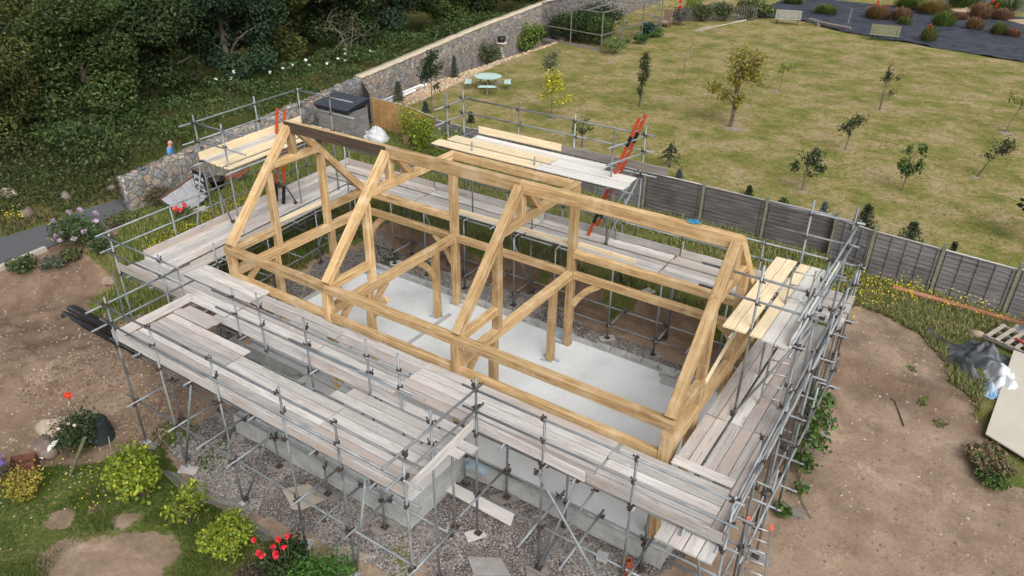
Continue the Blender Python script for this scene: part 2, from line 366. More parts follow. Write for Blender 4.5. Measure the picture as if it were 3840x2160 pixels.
mgr = (poly_in(wx, wy, GRASS_R) | poly_in(wx, wy, GRASS_L) | poly_in(wx, wy, GRASS_F)).astype(float)
for cx, cy, r in ((3.3, -5.6, .75), (2.9, -6.2, .9), (2.2, -5.1, .25), (1.4, -5.3, .2), (1.0, -6.0, .35), (2.0, -6.6, .5)): mgr *= 1-rad(wx, wy, cx, cy, r)
mgr = np.maximum(mgr, (X < -12.3).astype(float)); mgr *= 1-inbox(wx, wy, -11, -9.3, -4, .5)
for cx, cy, r in ((-5.3, -.6, .5), (.6, -2.9, .4), (2.2, -3.0, .25), (9.9, -2.7, .35), (8.0, -2.85, .3), (15.4, 8.4, .1), (15.8, 7.4, .1), (16.3, 6.9, .14)): mgr = np.maximum(mgr, rad(wx, wy, cx, cy, r))
WALLX = lambda y: np.interp(y, [3.4, 19.3, 30, 48, 60], [-11.0, -12.3, -13.9, -14.5, -14.8])
FENY = lambda x: np.interp(x, [-14, -9.6, -7.4, -5, 5.3, 11.9, 13.3, 17.0, 30], [17.9, 15.35, 15.2, 14.45, 13.9, 13.75, 13.3, 12.85, 11.5])
ml = ((Y > FENY(X)) & (X > WALLX(Y))).astype(float)
mgr[ml > 0] = 0
# bark-mulch strip along the wall stays bare
strip = (ml > 0) & (X < WALLX(Y)+1.7+.25*np.sin(Y*1.3)) & (Y < 42)
ml2 = ml.copy(); ml2[strip] = 0
mat_reg = (Y > 50.9-.09*X) & (Y < 80) & (X > -9)
idx = np.arange(X.size).reshape(X.shape)
F4 = np.stack([idx[:-1, :-1], idx[1:, :-1], idx[1:, 1:], idx[:-1, 1:]], -1).reshape(-1, 4)
xc = ((X[:-1, :-1]+X[1:, 1:])/2).ravel(); yc = ((Y[:-1, :-1]+Y[1:, 1:])/2).ravel()
V3 = np.stack([X, Y, Z], -1).reshape(-1, 3)
reg = np.zeros(len(F4), int)
cell = lambda a: a[:-1, :-1].ravel() > .5
reg[cell(mg)] = 1; reg[cell(mgr)] = 2; reg[cell(ml)] = 3
DUG_SHADE = np.clip(sst(1.5, -.5, X)*sst(.8, -.2, Y)*(.55+.9*fbm(X, Y, .35, 5)+.3*(X < -7.2)+.9*inbox(X, Y, -9.6, -7.6, -5, .4, .5))+sst(6.7, 7.2, Y)*sst(8.2, 7.8, Y), 0, 1).ravel().astype(np.float32)  # freshly dug soil; the bank terms add dark topsoil and painted slope shade
mask = np.zeros((X.size, 4), np.float32); mask[:, 0] = mg.ravel(); mask[:, 1] = mgr.ravel(); mask[:, 2] = ml2.ravel(); mask[:, 3] = 1
for k, nm in enumerate(("ground", "gravel", "grass_verge", "lawn")):
    f = F4[reg == k]; u, inv = np.unique(f, return_inverse=True)
    o = mesh_np(nm, V3[u], inv.reshape(-1, 4), GROUND, smooth=True); tag(o, kind="structure")
    dq = o.data.attributes.new("dug_shade", 'FLOAT', 'POINT'); dq.data.foreach_set("value", DUG_SHADE[u])
    a = o.data.color_attributes.new("mask", 'FLOAT_COLOR', 'POINT'); a.data.foreach_set("color", mask[u].ravel())

# path, kerb
tar = N("tarmac", .9); vv = tar.map((1, 1, 1)); tar.col(tar.ramp(tar.noise(vv, 40, 3), [(.3, (.075, .078, .085)), (.7, (.125, .13, .14))]))
ys = np.arange(-9, 46, .5); xl = np.where(ys < 3, -12.25, -12.25-(ys-3)*.06); xr = np.where(ys < 3.2, -10.0-.12*(ys+1.8)*(ys > -1.8), WALLX(ys)-.3)
Vp = []; Fp = []
for i, y in enumerate(ys):
    for x in np.linspace(xl[i]+.08*math.sin(y*1.7), xr[i], 6): Vp.append((x, y, max(gz(x, y), -.12)+.03+.0))
for i in range(len(ys)-1):
    for k in range(5): a = i*6+k; Fp.append((a, a+1, a+7, a+6))
tag(mesh_np("path", Vp, Fp, tar.m, smooth=True), kind="structure")
KERB = conc("kerb_concrete", (.42, .38, .31), (.5, .46, .39), (.56, .52, .45))
k = MB()
k.bar((-9.85, -3.6, -.02), (-9.9, -1.75, -.02), .16, .22); k.bar((-9.9, -1.74, -.02), (-10.1, -.15, -.02), .16, .22)
tag(k.build("kerb", KERB, loc=(-9.9, -1.7, -.1)), "pale concrete kerb edging the tarmac path above the earth bank", "kerb")

# ------------------------------------------------------------------ floor slab with its block upstand
sb = MB(); sb.box((5.94, 2.5, -.06), (12.5, 5.28, .14)); sb.box((5.0, -1.13, -.064), (5.1, 1.9, .14))
slab = thing("foundation", "pale concrete floor slab on grey blockwork under the oak frame", "foundation", (6, 2.4, -.6))
sb.build("floor", SLAB, slab)
bl = MB()
def wall_run(p0, p1, zt, zb, w=.2):
    L = math.dist(p0, p1); a = math.atan2(p1[1]-p0[1], p1[0]-p0[0])
    bl.box(((p0[0]+p1[0])/2, (p0[1]+p1[1])/2, (zt+zb)/2), (L, w, zt-zb), a)
wall_run((7.72, -.22), (12.4, -.22), .005, -1.0); wall_run((2.25, -.22), (-.52, -.22), .005, -.8); wall_run((2.25, -2.15), (7.72, -2.15), .005, -1.1)
wall_run((2.35, -2.05), (2.35, -.32), .007, -1.0); wall_run((7.62, -2.05), (7.62, -.32), .003, -1.0)
wall_run((12.3, -.12), (12.3, 5.15), .009, -1.0); wall_run((-.42, -.12), (-.42, 5.15), .011, -.8); wall_run((-.52, 5.25), (12.5, 5.25), .03, -.8)
bl.build("block_wall", BLOCK, slab)
for i, x in enumerate(np.arange(-.25, 12.2, .46)):
    if 6.7 < x < 7.6: continue
    b = MB(); b.box((x+.2, 5.24, .085), (.43, .14, .105), random.uniform(-.02, .02)); b.build("edge_block", BLOCK, slab)
for (x, y, a, z) in ((10.2, 5.05, 0, .09), (10.65, 5.0, .05, .09), (10.35, 4.78, .1, .09), (10.85, 4.9, .3, .09)):
    b = MB(); b.box((x, y, z), (.42, .2, .12), a); b.build("edge_block", BLOCK, slab)
b = MB(); b.box((3.72, 3.3, .03), (.1, 1.9, .06)); b.build("floor_joint", BLOCK, slab)
for i, (x, y, s) in enumerate(((3.48, 4.0, .5), (7.29, 4.0, .5), (7.0, 4.98, .7), (3.55, 4.95, .6), (12.12, -.02, .55), (.1, 4.9, .7), (8.1, -.4, .5))):
    V = []; n = 10; th = random.random()
    for a in range(n):
        for c in range(n):
            u = (a/(n-1)-.5)*s; w = (c/(n-1)-.5)*s*.62
            z = .012+.09*max(0, abs(w)/(s*.31)-.75)*(i in (2, 4, 5))*2+.008*math.sin(7*u+3*w*9)
            if i == 2: z += .12*max(0, (w/(s*.31)))**3
            V.append((x+u*math.cos(th*.2)-w*math.sin(th*.2), y+u*math.sin(th*.2)+w*math.cos(th*.2), z))
    F = [(a*n+c, (a+1)*n+c, (a+1)*n+c+1, a*n+c+1) for a in range(n-1) for c in range(n-1)]
    mesh_np("damp_proof_sheet", V, F, DPM, slab, smooth=True)

# ------------------------------------------------------------------ oak frame
TF = thing("timber_frame", "unroofed oak house frame of posts, tie beams, rafters and ridge standing on the slab", "timber frame", (6, 2.4, 0))
YR = 4.88; XS = dict(A=.05, B=3.48, C=7.29, D=12.05); RY = 2.41
def tb(name, p0, p1, w=.19, h=.19, up=(0, 0, 1), bow=0, mat=OAK, fm=None):
    return rod(name, p0, p1, rect(w, h), mat, TF, up, seg=6, bow=bow, facemat=fm)
def post(x, y, z0, z1, s=.19): tb("post", (x, y, z0), (x, y, z1), s, s)
ZP, ZT, ZG = 2.92, 2.33, 2.17
# wall plates, girts
for a, b in (("A", "B"), ("B", "C"), ("C", "D")):
    x0, x1 = XS[a]-(.14 if a == "A" else .0), XS[b]+(.14 if b == "D" else .0)
    tb("wall_plate", (x0, 0, ZP-.1), (x1-.004, 0, ZP-.1), .2, .2)
    tb("girt", (XS[a]+.1, -.01, ZG-.1), (XS[b]-.1, -.01, ZG-.1), .14, .2)
    if a != "B": tb("wall_plate", (XS[a]+(.1 if a == "C" else -.14), YR, ZP-.1), (XS[b]-(.1 if a == "A" else -.14), YR, ZP-.1), .18, .2)
    tb("girt", (XS[a]+.1, YR, ZT-.12), (XS[b]-.1, YR, ZT-.12), .16, .19)
    # ridge: the first bay has a dark, oiled side
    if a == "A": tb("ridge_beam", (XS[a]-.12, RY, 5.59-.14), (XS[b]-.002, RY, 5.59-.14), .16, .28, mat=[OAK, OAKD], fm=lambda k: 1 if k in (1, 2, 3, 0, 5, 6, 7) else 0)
    else: tb("ridge_beam", (XS[a]+.002, RY, 5.59-.14), (XS[b]+(.09 if b == "D" else -.002), RY, 5.59-.14), .16, .28)
tb("dormer_plate", (XS["B"]+.09, YR, 4.66), (XS["C"]-.09, YR, 4.66), .19, .19)
SL = (5.47-ZP)/(RY-.02); an = math.atan(SL)
for t, x in XS.items():
    rear = t in "AD"
    post(x, 0, 0, ZP-.2, .2)
    tb("tie_beam", (x, .1, ZT-.12), (x, YR-.1, ZT-.12), .18, .24)
    # front rafter and queen post
    q = Vector((x, .02, ZP+.02)); r0 = Vector((x, RY-.07, 5.46))
    tb("rafter", q, r0, .2, .19)
    zq = lambda y: ZP+.02+(y-.02)*(5.46-ZP)/(RY-.09)
    post(x, 1.5, ZT, zq(1.5)-.13, .18)
    tb("interrupted_tie", (x, .1, ZP-.1), (x, 1.41, ZP-.1), .17, .19)
    # collar
    if rear:
        tb("collar", (x, 1.5, 4.62), (x, 2*RY-1.5, 4.62), .17, .2)
        tb("rafter", (x, 2*RY-.02, ZP+.02), (x, RY+.07, 5.46), .2, .19)
        post(x, 2*RY-1.5, ZT, zq(1.5)-.13, .18); post(x, YR, 0, ZP-.2, .2)
        tb("interrupted_tie", (x, 2*RY-1.41, ZP-.1), (x, YR-.1, ZP-.1), .17, .19)
    else:
        tb("collar", (x, 1.55, 4.65), (x, YR+.1, 4.65), .18, .2)
        tb("rafter", (x, 3.15, 4.70), (x, RY+.07, 5.46), .19, .17)
        post(x, YR, 0, 4.55, .2)
    post(x, RY, 4.73, 5.31, .18)
    post(x, 3.98 if t in "BC" else 3.4, 0, ZT-.24, .18)
    post(x, 1.35, 0, ZT-.24, .18)
def brace(p, q, bulge, w=.09, h=.17):
    p, q = Vector(p), Vector(q); mid = (p+q)/2+Vector(bulge); pts = [p.lerp(mid, t).lerp(mid.lerp(q, t), t) for t in [i/6 for i in range(7)]]
    m = MB(); d = (q-p).cross(Vector(bulge)).normalized()
    V = []; F = []
    for i, c in enumerate(pts):
        tg = (pts[min(i+1, 6)]-pts[max(i-1, 0)]).normalized(); nn = tg.cross(d).normalized()
        for a, b in ((-1, -1), (1, -1), (1, 1), (-1, 1)): V.append(c+d*a*w/2+nn*b*h/2)
    for i in range(6):
        for k2 in range(4): kk = (k2+1) % 4; F.append((i*4+k2, i*4+kk, (i+1)*4+kk, (i+1)*4+k2))
    F += [(3, 2, 1, 0), (24, 25, 26, 27)]; m.add(V, F); m.build("brace", OAK, TF)
B, C, A_, D_ = XS["B"], XS["C"], XS["A"], XS["D"]
brace((B, 3.88, 1.35), (B, 3.25, 2.08), (0, .12, .1)); brace((B-.1, YR, 1.35), (B-.75, YR, 2.12), (.1, 0, .1)); brace((A_+.1, YR, 1.35), (A_+.75, YR, 2.12), (-.1, 0, .1))
brace((C+.1, YR, 1.3), (C+.85, YR, 2.12), (-.12, 0, .12)); brace((D_-.1, YR, 1.35), (D_-.75, YR, 2.12), (.1, 0, .1))
brace((B, .1, 1.35), (B, .75, 2.08), (0, -.1, .1)); brace((A_, .1, 1.35), (A_, .75, 2.08), (0, -.1, .1)); brace((C, .1, 1.35), (C, .75, 2.08), (0, -.1, .1)); brace((D_, .1, 1.35), (D_, .75, 2.08), (0, -.1, .1))
brace((B+.6, 1.35, 2.08), (B+.1, 1.35, 1.45), (-.05, 0, .08)); brace((D_, YR-.1, 1.35), (D_, YR-.75, 2.08), (0, .1, .1))
brace((3.48, 1.45, 1.5), (3.48, 2.0, 2.08), (0, -.08, .08))
# temporary pine battens nailed to the frame
for p, q in (((A_-.1, 1.62, 2.98), (A_-.1, 3.3, 2.98)), ((D_+.1, 1.5, 2.85), (D_+.1, 3.45, 3.3)), ((B+.1, YR+.14, 3.0), (C-.1, YR+.14, 3.0)), ((C+.1, YR+.14, 3.05), (C+1.7, YR+.14, 3.02)), ((-.3, YR+.14, 3.0), (.9, YR+.14, 3.0))):
    rod("batten", p, q, rect(.05, .1, .003), PINE, TF)
rope = MB()
for i in range(5):
    c = Vector((11.1+.04*i, RY-.02+.03*(i % 2), 5.61)); rope.tube([c+Vector((.07*math.cos(t), .04*math.sin(t), .03+.03*math.sin(t*2+i))) for t in [j*.7 for j in range(10)]], .008, 5)
tag(rope.build("rope", simple("blue_rope", (.02, .35, .62), None, 5, .6), loc=(11.4, RY, 5.6)), "bright blue rope loop left on top of the ridge beam", "rope")

# ------------------------------------------------------------------ scaffold
SC = thing("scaffold", "galvanised tube and coupler scaffold surrounding the oak frame", "scaffold", (6, 2, -.8))
couplers = []; counts = {}
CIRC = circ(.0242)
def tube(name, p0, p1):
    return rod(name, p0, p1, CIRC, TUBE, SC, smooth=True)
def clamp(x, y, z, ax): couplers.append((x, y, z, ax))
def wob(a=.015): return random.uniform(-a, a)
STD = []
def std(x, y, z0, z1, base=True):
    if z0 is None: z0 = gz(x, y)+.06
    tube("standard", (x+wob(), y+wob(), z0), (x+wob(.02), y+wob(.02), z1)); STD.append((x, y, z0, z1))
    if base and z0 < 1:
        m = MB(); m.box((x, y, z0-.005), (.15, .15, .01)); m.tube([(x, y, z0), (x, y, z0+.09)], .019, 8)
        m.build("base_plate", SILV if y < -3 else RUST, SC)
def hz_tube(name, p0, p1, ends=None, cl=None):
    """horizontal tube; couplers wherever it passes a standard"""
    tube(name, p0, p1); p0, p1 = Vector(p0), Vector(p1); d = (p1-p0); L = d.length; d.normalize(); done = []
    for (x, y, a, b) in STD:
        t = (Vector((x, y, p0.z))-p0).dot(d)
        if -.02 < t < L+.02 and a < p0.z < b+.05:
            c = p0+d*t
            if (c.xy-Vector((x, y))).length < .12: clamp(x, y, c.z, 0 if abs(d.x) > .7 else 1)
DK = 2.05
# outer front row of the bump-out, inner row beneath it
OX = [.35, 1.9, 3.9, 5.86, 7.31, 8.87]
for x, t in zip(OX, (3.19, 3.05, 3.06, 3.16, 3.08, 3.06)): std(x, -3.47, None, t)
IX = [2.2, 4.05, 5.6, 7.25]
for x in IX: std(x, -2.5, None, 1.98)
std(.3, -2.5, None, 1.98); std(8.76, -2.62, None, 3.4); std(8.77, -1.33, None, 3.28)
std(-.06, -1.45, None, 2.9); std(-.55, -1.6, None, 3.18); std(-2.72, -1.52, None, 3.12); std(-2.6, -1.75, None, 2.1)
for x, t in ((10.28, 3.05), (12.05, 3.02), (13.68, 3.12)): std(x, -1.36, None, t)
for x, t in ((2.37, 3.24), (3.22, 3.42), (4.67, 3.32), (6.43, 3.44), (7.26, 3.43)): std(x, -1.72, .0, t, base=False)
for x in (8.9, 10.35, 12.1): std(x, -.46 if x < 12 else -.55, None, 1.98)
for x in (8.3, 7.9): std(x, -1.5 if x > 8 else -.62, None, 1.98)
# left gable: outer row leans outward with the deck
LO = lambda y: -2.95-.085*y
for y, t in ((.42, 3.12), (2.1, 3.1), (4.0, 5.35), (5.8, 5.2), (7.9, 3.1)): std(LO(y), y, None, t)
std(LO(1.75), 1.75, None, 5.36); std(-1.95, 1.8, None, 5.3); std(-2.1, 5.85, 1.95, 5.2, base=False)
for y in (.3, 2.2, 4.2, 6.1): std(LO(y)+1.8, y, None, 2.0 if y > .5 else 2.55)
std(-2.2, 4.3, None, 4.05); std(-1.7, 5.9, None, 4.05)
# rear rows
RXO = [-1.1, 1.0, 3.3, 5.3, 7.3, 9.15, 11.3, 13.6]
for x in RXO: std(x, 7.82, None, 3.12 if x not in (5.3, 7.3) else 3.3)
RXI = [-.4, 1.0, 2.6, 4.5, 5.9, 7.75, 9.2, 11.0]
for x in RXI: std(x, 6.45, None, 1.98)
for x in (-.4, 1.9, 4.5, 5.9, 9.15, 11.6): std(x, 7.35, None, 1.98)
# dormer platform frame
for x, y, t in ((1.5, 7.2, 5.5), (7.1, 7.2, 5.45), (1.35, 8.2, 5.35), (3.4, 8.25, 5.3), (5.35, 8.25, 5.3), (7.55, 8.25, 5.35), (2.75, 6.75, 4.35), (4.9, 6.75, 4.35)): std(x, y, 1.95 if y < 8 else None, t, base=False)
# right gable
RX = 13.64
RYS = [.3, 1.9, 3.5, 5.1, 6.5, 7.9]
for y in RYS: std(RX, y, None, 3.1)
for y in (-.4, 1.2, 2.7, 4.2, 5.9): std(13.82, y, None, 1.75 if y != 2.7 else 3.0)
for y in (.2, 2.0, 3.5, 5.0, 6.3): std(12.69, y, 2.0 if y in (2.0, 3.5) else None, {2.0: 5.34, 3.5: 4.0}.get(y, 1.98), base=False)
std(12.69, 5.3, 1.95, 5.45, False); std(13.56, 2.02, None, 5.2, False); std(13.56, 5.35, None, 5.5, False); std(13.5, 3.6, None, 5.0, False)
def gr(p, q, zs=(2.56, 3.04), nm="guard_rail"):
    for z in zs: hz_tube(nm, (p[0], p[1], z), (q[0], q[1], z))
gr((.0, -3.53), (9.25, -3.53), (2.55, 3.02)); gr((.28, -3.9), (.1, -1.2), (2.5, 2.97)); gr((8.84, -3.95), (8.84, -1.2), (2.62, 3.1))
gr((8.5, -1.4), (13.85, -1.4), (2.55, 3.05)); gr((-3.0, -1.6), (.25, -1.58), (2.58, 3.03)); gr((-2.98, -1.75), (LO(6.9)-.05, 6.9), (2.58, 3.05))
gr((1.75, -1.79), (7.55, -1.79), (2.6, 3.05)); gr((4.2, -1.8), (7.9, -1.78), (2.66,))
gr((-3.6, 7.89), (13.75, 7.89), (2.56, 3.02)); gr((13.71, -1.6), (13.6, 8.1), (2.54, 3.04))
gr((13.6, 1.0), (13.6, 5.9), (4.55, 5.0), "guard_rail"); gr((11.55, 2.08), (13.75, 2.08), (4.55, 5.02)); gr((11.75, 5.42), (13.75, 5.42), (4.6, 5.12))
gr((LO(1.6)-.08, 1.3), (LO(6.0)-.08, 6.1), (4.6, 5.12)); gr((LO(1.7)-.1, 1.7), (-1.0, 1.7), (4.65, 5.16)); gr((LO(5.8)-.1, 5.87), (-1.1, 5.87), (4.6, 5.1))
gr((1.1, 8.32), (7.8, 8.32), (4.62, 5.08)); gr((1.42, 6.7), (1.42, 8.5), (4.62, 5.1)); gr((7.18, 6.7), (7.62, 8.5), (4.6, 5.06))
# ledgers under the decks and at the foot lift
for z in (1.93, .32):
    hz_tube("ledger", (-.1, -3.4, z), (9.1, -3.4, z))
    hz_tube("ledger", (-.1, -2.43, z), (8.95, -2.43, z)) if z < 1 else None
    hz_tube("ledger", (8.2, -1.29, z), (13.9, -1.29, z)); hz_tube("ledger", (-3.0, -1.48, z), (.3, -1.4, z)) if z > 1 else None
    hz_tube("ledger", (7.8, -.5, z), (13.6, -.5, z)) if z < 1 else None
hz_tube("ledger", (1.6, -2.16, 1.93), (6.0, -2.1, 1.93)); hz_tube("ledger", (1.5, -1.66, 1.93), (8.9, -1.66, 1.93)); hz_tube("ledger", (8.6, -.5, 1.93), (13.6, -.5, 1.93))
hz_tube("ledger", (LO(-1)+.02, -1, 1.93), (LO(8)+.02, 8, 1.93)); hz_tube("ledger", (-1.15, .1, 1.93), (LO(6.4)+1.78, 6.4, 1.93))
hz_tube("ledger", (LO(-.2)+.1, -.2, .75), (LO(7.8)+.1, 7.8, .75)); hz_tube("ledger", (-1.15, .1, .72), (LO(6.4)+1.78, 6.4, .72))
for z in (1.93, -.05):
    hz_tube("ledger", (-1.5, 6.5, z), (12.3, 6.5, z)); hz_tube("ledger", (-1.5, 7.42 if z < 1 else 7.75, z), (13.7, 7.42 if z < 1 else 7.75, z))
for z in (1.93, .35, 1.2):
    hz_tube("ledger", (13.59, -1.5, z), (13.59, 8.0, z)) if z != 1.2 else hz_tube("ledger", (13.87, -.8, z), (13.87, 6.4, z))
hz_tube("ledger", (12.66, 0, 1.9), (12.66, 6.6, 1.9))
for y0, y1 in ((6.72, 6.74), (8.18, 8.2)): hz_tube("ledger", (1.1, y0, 3.98), (8.0, y1, 3.98))
hz_tube("ledger", (LO(1.5)+.02, 1.4, 3.98), (LO(6)+.02, 6.2, 3.98)); hz_tube("ledger", (-1.75, 1.5, 3.98), (-2.1, 6.2, 3.98))
hz_tube("ledger", (12.4, 1.6, 3.9), (12.4, 5.6, 3.9)); hz_tube("ledger", (13.5, 1.6, 3.9), (13.5, 5.7, 3.9))
# transoms
def tr(p, q, z, cl=True):
    hz_tube("transom", (p[0], p[1], z), (q[0], q[1], z))
    for c in (p, q):
        if random.random() < .6: e = (Vector(q)-Vector(p)).normalized()*(.16 if c is p else -.16); clamp(c[0]+e.x, c[1]+e.y, z-.03, 1)
for x in OX+[2.9, 6.6]:
    tr((x+.07, -3.72), (x+.07, -2.3), .37)
for x in (1.1, 2.9, 4.9, 6.6, 8.1): tr((x, -3.6), (x, -1.55 if x > 6 else -2.1), 1.98)
for x in (2.45, 4.75, 6.5): tr((x, -1.85), (x, -.2), 1.98)
for x in (9.4, 10.35, 10.95, 12.12, 13.0): tr((x, -1.5), (x, -.25), 1.98); 
for x in (8.85, 10.2, 11.1, 12.2): tr((x, -2.05), (x, -.3), .4)
for x in (-2.3, -1.3, -.3, .8): tr((x, -1.6), (x, -.1), 2.0)
for y in (.5, 1.9, 3.3, 4.7, 6.1): tr((LO(y)-.1, y), (LO(y)+1.95, y+.03), 1.98); tr((LO(y)-.1, y), (LO(y)+1.95, y+.03), .8)
for x in RXI+[3.6, 10.1, 11.9]: tr((x+.1, 6.3), (x+.1, 7.95), 1.98); tr((x+.05, 6.35), (x+.05, 7.55), .0)
for y in (-.6, .4, 1.8, 2.6, 3.4, 4.2, 5.0, 6.2, 7.0): tr((12.25, y), (13.93, y), 1.98)
for y in (-.8, .3, 1.6, 2.3, 3.2, 4.1, 5.2, 6.4): tr((12.6, y+.05), (14.05+wob(.08), y+.05), .4)
for x in (1.5, 2.9, 4.6, 6.1, 7.3): tr((x, 6.6), (x+.1, 8.4), 4.03)
for y in (1.85, 3.2, 4.6, 5.75): tr((LO(y)-.15, y), (-1.65-.07*y, y), 4.04)
for y in (1.95, 3.4, 5.2): tr((12.15, y), (13.7, y), 3.95)
# diagonals
for p, q in (((1.85, -3.42, -.75), (2.9, -3.42, 1.95)), ((3.95, -3.4, -.8), (4.75, -2.6, 1.9)), ((7.3, -3.42, -.75), (7.75, -3.3, 1.95)), ((10.2, -1.42, 1.8), (12.3, -1.6, -.8)),
             ((10.3, -1.4, -.7), (10.9, -.9, 1.9)), ((10.3, -1.35, -.7), (10.95, -.45, 1.0)), ((12.69, 1.9, 2.08), (13.6, 3.5, 3.8)), ((-3.1, .7, .5), (-3.3, 1.9, 4.2)), ((-2.75, 2.1, 2.1), (-3.12, 1.8, 4.4)),
             ((-2.3, 4.2, 2.1), (-2.0, 3.1, 4.0)), ((4.4, 7.8, .5), (5.5, 7.85, 1.9)), ((5.6, 8.2, .5), (7.4, 8.2, 3.9)), ((9.2, 7.4, -.4), (9.5, 6.5, 1.9)), ((1.2, 7.4, -.4), (.9, 6.5, 1.9)), ((4.6, 7.4, -.4), (4.3, 6.5, 1.9)),
             ((-1.6, 4.1, .4), (-1.9, 5.3, 1.95)), ((7.1, 7.2, 2.1), (7.5, 8.2, 3.9)), ((13.65, .2, 1.2), (14.1, -.9, -.8)), ((13.7, -1.2, -.7), (12.9, -.6, 1.8)), ((7.2, 8.3, .45), (7.2, 7.0, 3.9))):
    tube("brace_tube", p, q); clamp(*p, 0); clamp(*q, 1)
# coupler shape, shared
def coupler_mesh():
    m = MB(); n = 8
    for dy, ax in ((0, 2), (.055, 0)):
        V = []; 
        for s in (-.026, .026):
            for r in (.036,):
                for k in range(n):
                    t = 2*math.pi*k/n; a, b = r*math.cos(t), r*math.sin(t)
                    V.append((a, dy+b, s) if ax == 2 else (s, dy+a, b))
        F = [(k, (k+1) % n, n+(k+1) % n, n+k) for k in range(n)]+[tuple(reversed(range(n))), tuple(range(n, 2*n))]
        m.add(V, F)
    m.tube([(.03, -.02, 0), (.085, -.035, .0)], .011, 5); m.tube([(0, .075, .03), (.0, .09, .085)], .011, 5)
    m.box((.075, -.035, 0), (.02, .03, .03)); m.box((0, .088, .075), (.03, .02, .02))
    return m
cm = coupler_mesh(); base = None; far = MB()
couplers.sort(key=lambda c: (Vector(c[:3])-CP).length)
for i, (x, y, z, ax) in enumerate(couplers):
    rz = (0 if ax == 0 else math.pi/2)+(math.pi if random.random() < .5 else 0)+wob(.2)
    Mx = Matrix.Translation((x, y, z)) @ Matrix.Rotation(rz, 4, 'Z') @ Matrix.Scale(1.0, 4)
    if i < 96:
        if base is None:
            base = cm.build("coupler", RUST); o = base; o.parent = SC
        else: o = base.copy(); COL.objects.link(o)
        o.matrix_local = Matrix.Translation(-Vector(SC.location)) @ Mx
    else: far.add([Mx @ Vector(p) for p in cm.v], cm.f)
tag(far.build("coupler", RUST, SC), kind="stuff")

# ------------------------------------------------------------------ scaffold boards, each loose board a thing of its own
ORD = ["first", "second", "third", "fourth", "fifth", "sixth", "seventh", "eighth", "ninth"]
def board(p0, p1, label, group, kind="old", w=.216):
    mat = {"old": BOARD, "new": PINE, "pale": PBOARD}[kind]
    pr = rect(w, .038, .006); j = wob(.012)
    p0 = (p0[0]+wob(.03)*(abs(p1[0]-p0[0]) > .5), p0[1]+wob(.03)*(abs(p1[1]-p0[1]) > .5), p0[2]-.019+wob(.003)); p1 = (p1[0], p1[1], p1[2]-.019+wob(.003))
    o = rod("scaffold_board", p0, p1, pr, mat, None, seg=3, bow=random.uniform(-.008, .003))
    e = MB()
    return tag(o, label, "scaffold board", group)
def deck(axis_, run, cross0, n, z, where, frm, step=.2325, skew=0, kinds=None, gaps=(), z2=None):
    """n boards side by side from cross0 (the side named by frm) going inward"""
    c = cross0
    for i in range(n):
        a0, a1 = run; kd = kinds[i] if kinds else "old"; look = {"old": "weathered grey", "new": "fresh yellow", "pale": "pale bleached"}[kd]
        if i in gaps: c += math.copysign(.075, step)
        zz = z+(.004 if i % 2 else 0)
        if axis_ == 'x': p, q = (a0, c, zz), (a1, c, zz)
        else: p, q = (c+skew*a0, a0, zz), (c+skew*a1, a1, zz)
        board(p, q, "%s board, %s from %s, %s" % (look.replace("weathered ", ""), ORD[i], frm, where.replace("crossing the bump-out gap", "over the gap").replace("on the inner pair of", "inner pair of").replace("on the short step beside the lapped corner deck", "on the short step by the corner deck")), "scaffold boards of the "+where.split(",")[0].replace("on ", "").strip(), kd)
        c += step
# front bump-out
deck('x', (.3, 3.1), -3.3, 6, DK, "on the bump-out deck, left run", "outer toe board")
deck('x', (3.13, 6.2), -3.3, 5, DK, "on the bump-out deck, middle run", "outer toe board")
deck('x', (6.23, 8.7), -3.3, 5, DK, "on the bump-out deck, right run", "outer toe board")
deck('x', (.4, 1.62), -1.72, 1, DK+.045, "on the short step beside the lapped corner deck", "corner deck")
deck('x', (.35, 1.6), -1.92, 1, DK+.05, "on the short step, outer side", "corner deck")
deck('x', (5.75, 9.0), -2.1, 1, DK+.045, "on the infill crossing the bump-out gap, front plank", "bump-out")
deck('x', (5.95, 9.12), -1.86, 1, DK+.04, "on the infill crossing the bump-out gap, rear plank", "bump-out")
deck('x', (6.35, 8.68), -1.62, 1, DK+.085, "on the lapped planks in front of the main deck", "bump-out")
# lapped corner at the left
deck('x', (-2.68, 1.5), -1.36, 3, DK+.05, "on the lapped left corner deck, long planks", "front")
deck('x', (-1.05, 1.46), -.63, 3, DK+.055, "on the lapped left corner deck, short planks", "the middle")
# main front
deck('x', (1.2, 4.25), -1.52, 6, DK-.01, "on the main front deck, left run", "the bump-out gap", gaps=(4,))
deck('x', (4.28, 6.7), -1.52, 6, DK-.01, "on the main front deck, second run", "the bump-out gap", gaps=(4,))
deck('x', (6.65, 11.2), -1.2, 5, DK+.04, "on the main front deck, third run", "the front toe board")
deck('x', (11.24, 13.36), -1.22, 4, DK+.035, "on the main front deck, right run", "the front toe board")
board((-.0+11.3, -.27, DK+.03), (13.36, -.27, DK+.03), "weathered grey board tight against the oak girt at the right end of the front deck", "scaffold boards of the main front deck")
# left gable
deck('y', (-.75, 3.1), -2.78, 5, DK, "on the left gable deck, near run", "the outer toe board", skew=-.085)
deck('y', (3.13, 6.4), -2.78, 5, DK, "on the left gable deck, far run", "the outer toe board", skew=-.085)
deck('y', (-.72, 3.0), -1.55, 2, DK-.02, "on the inner pair of the left gable deck, near run", "the walkway", skew=-.085)
deck('y', (3.05, 6.35), -1.55, 2, DK-.02, "on the inner pair of the left gable deck, far run", "the walkway", skew=-.085)
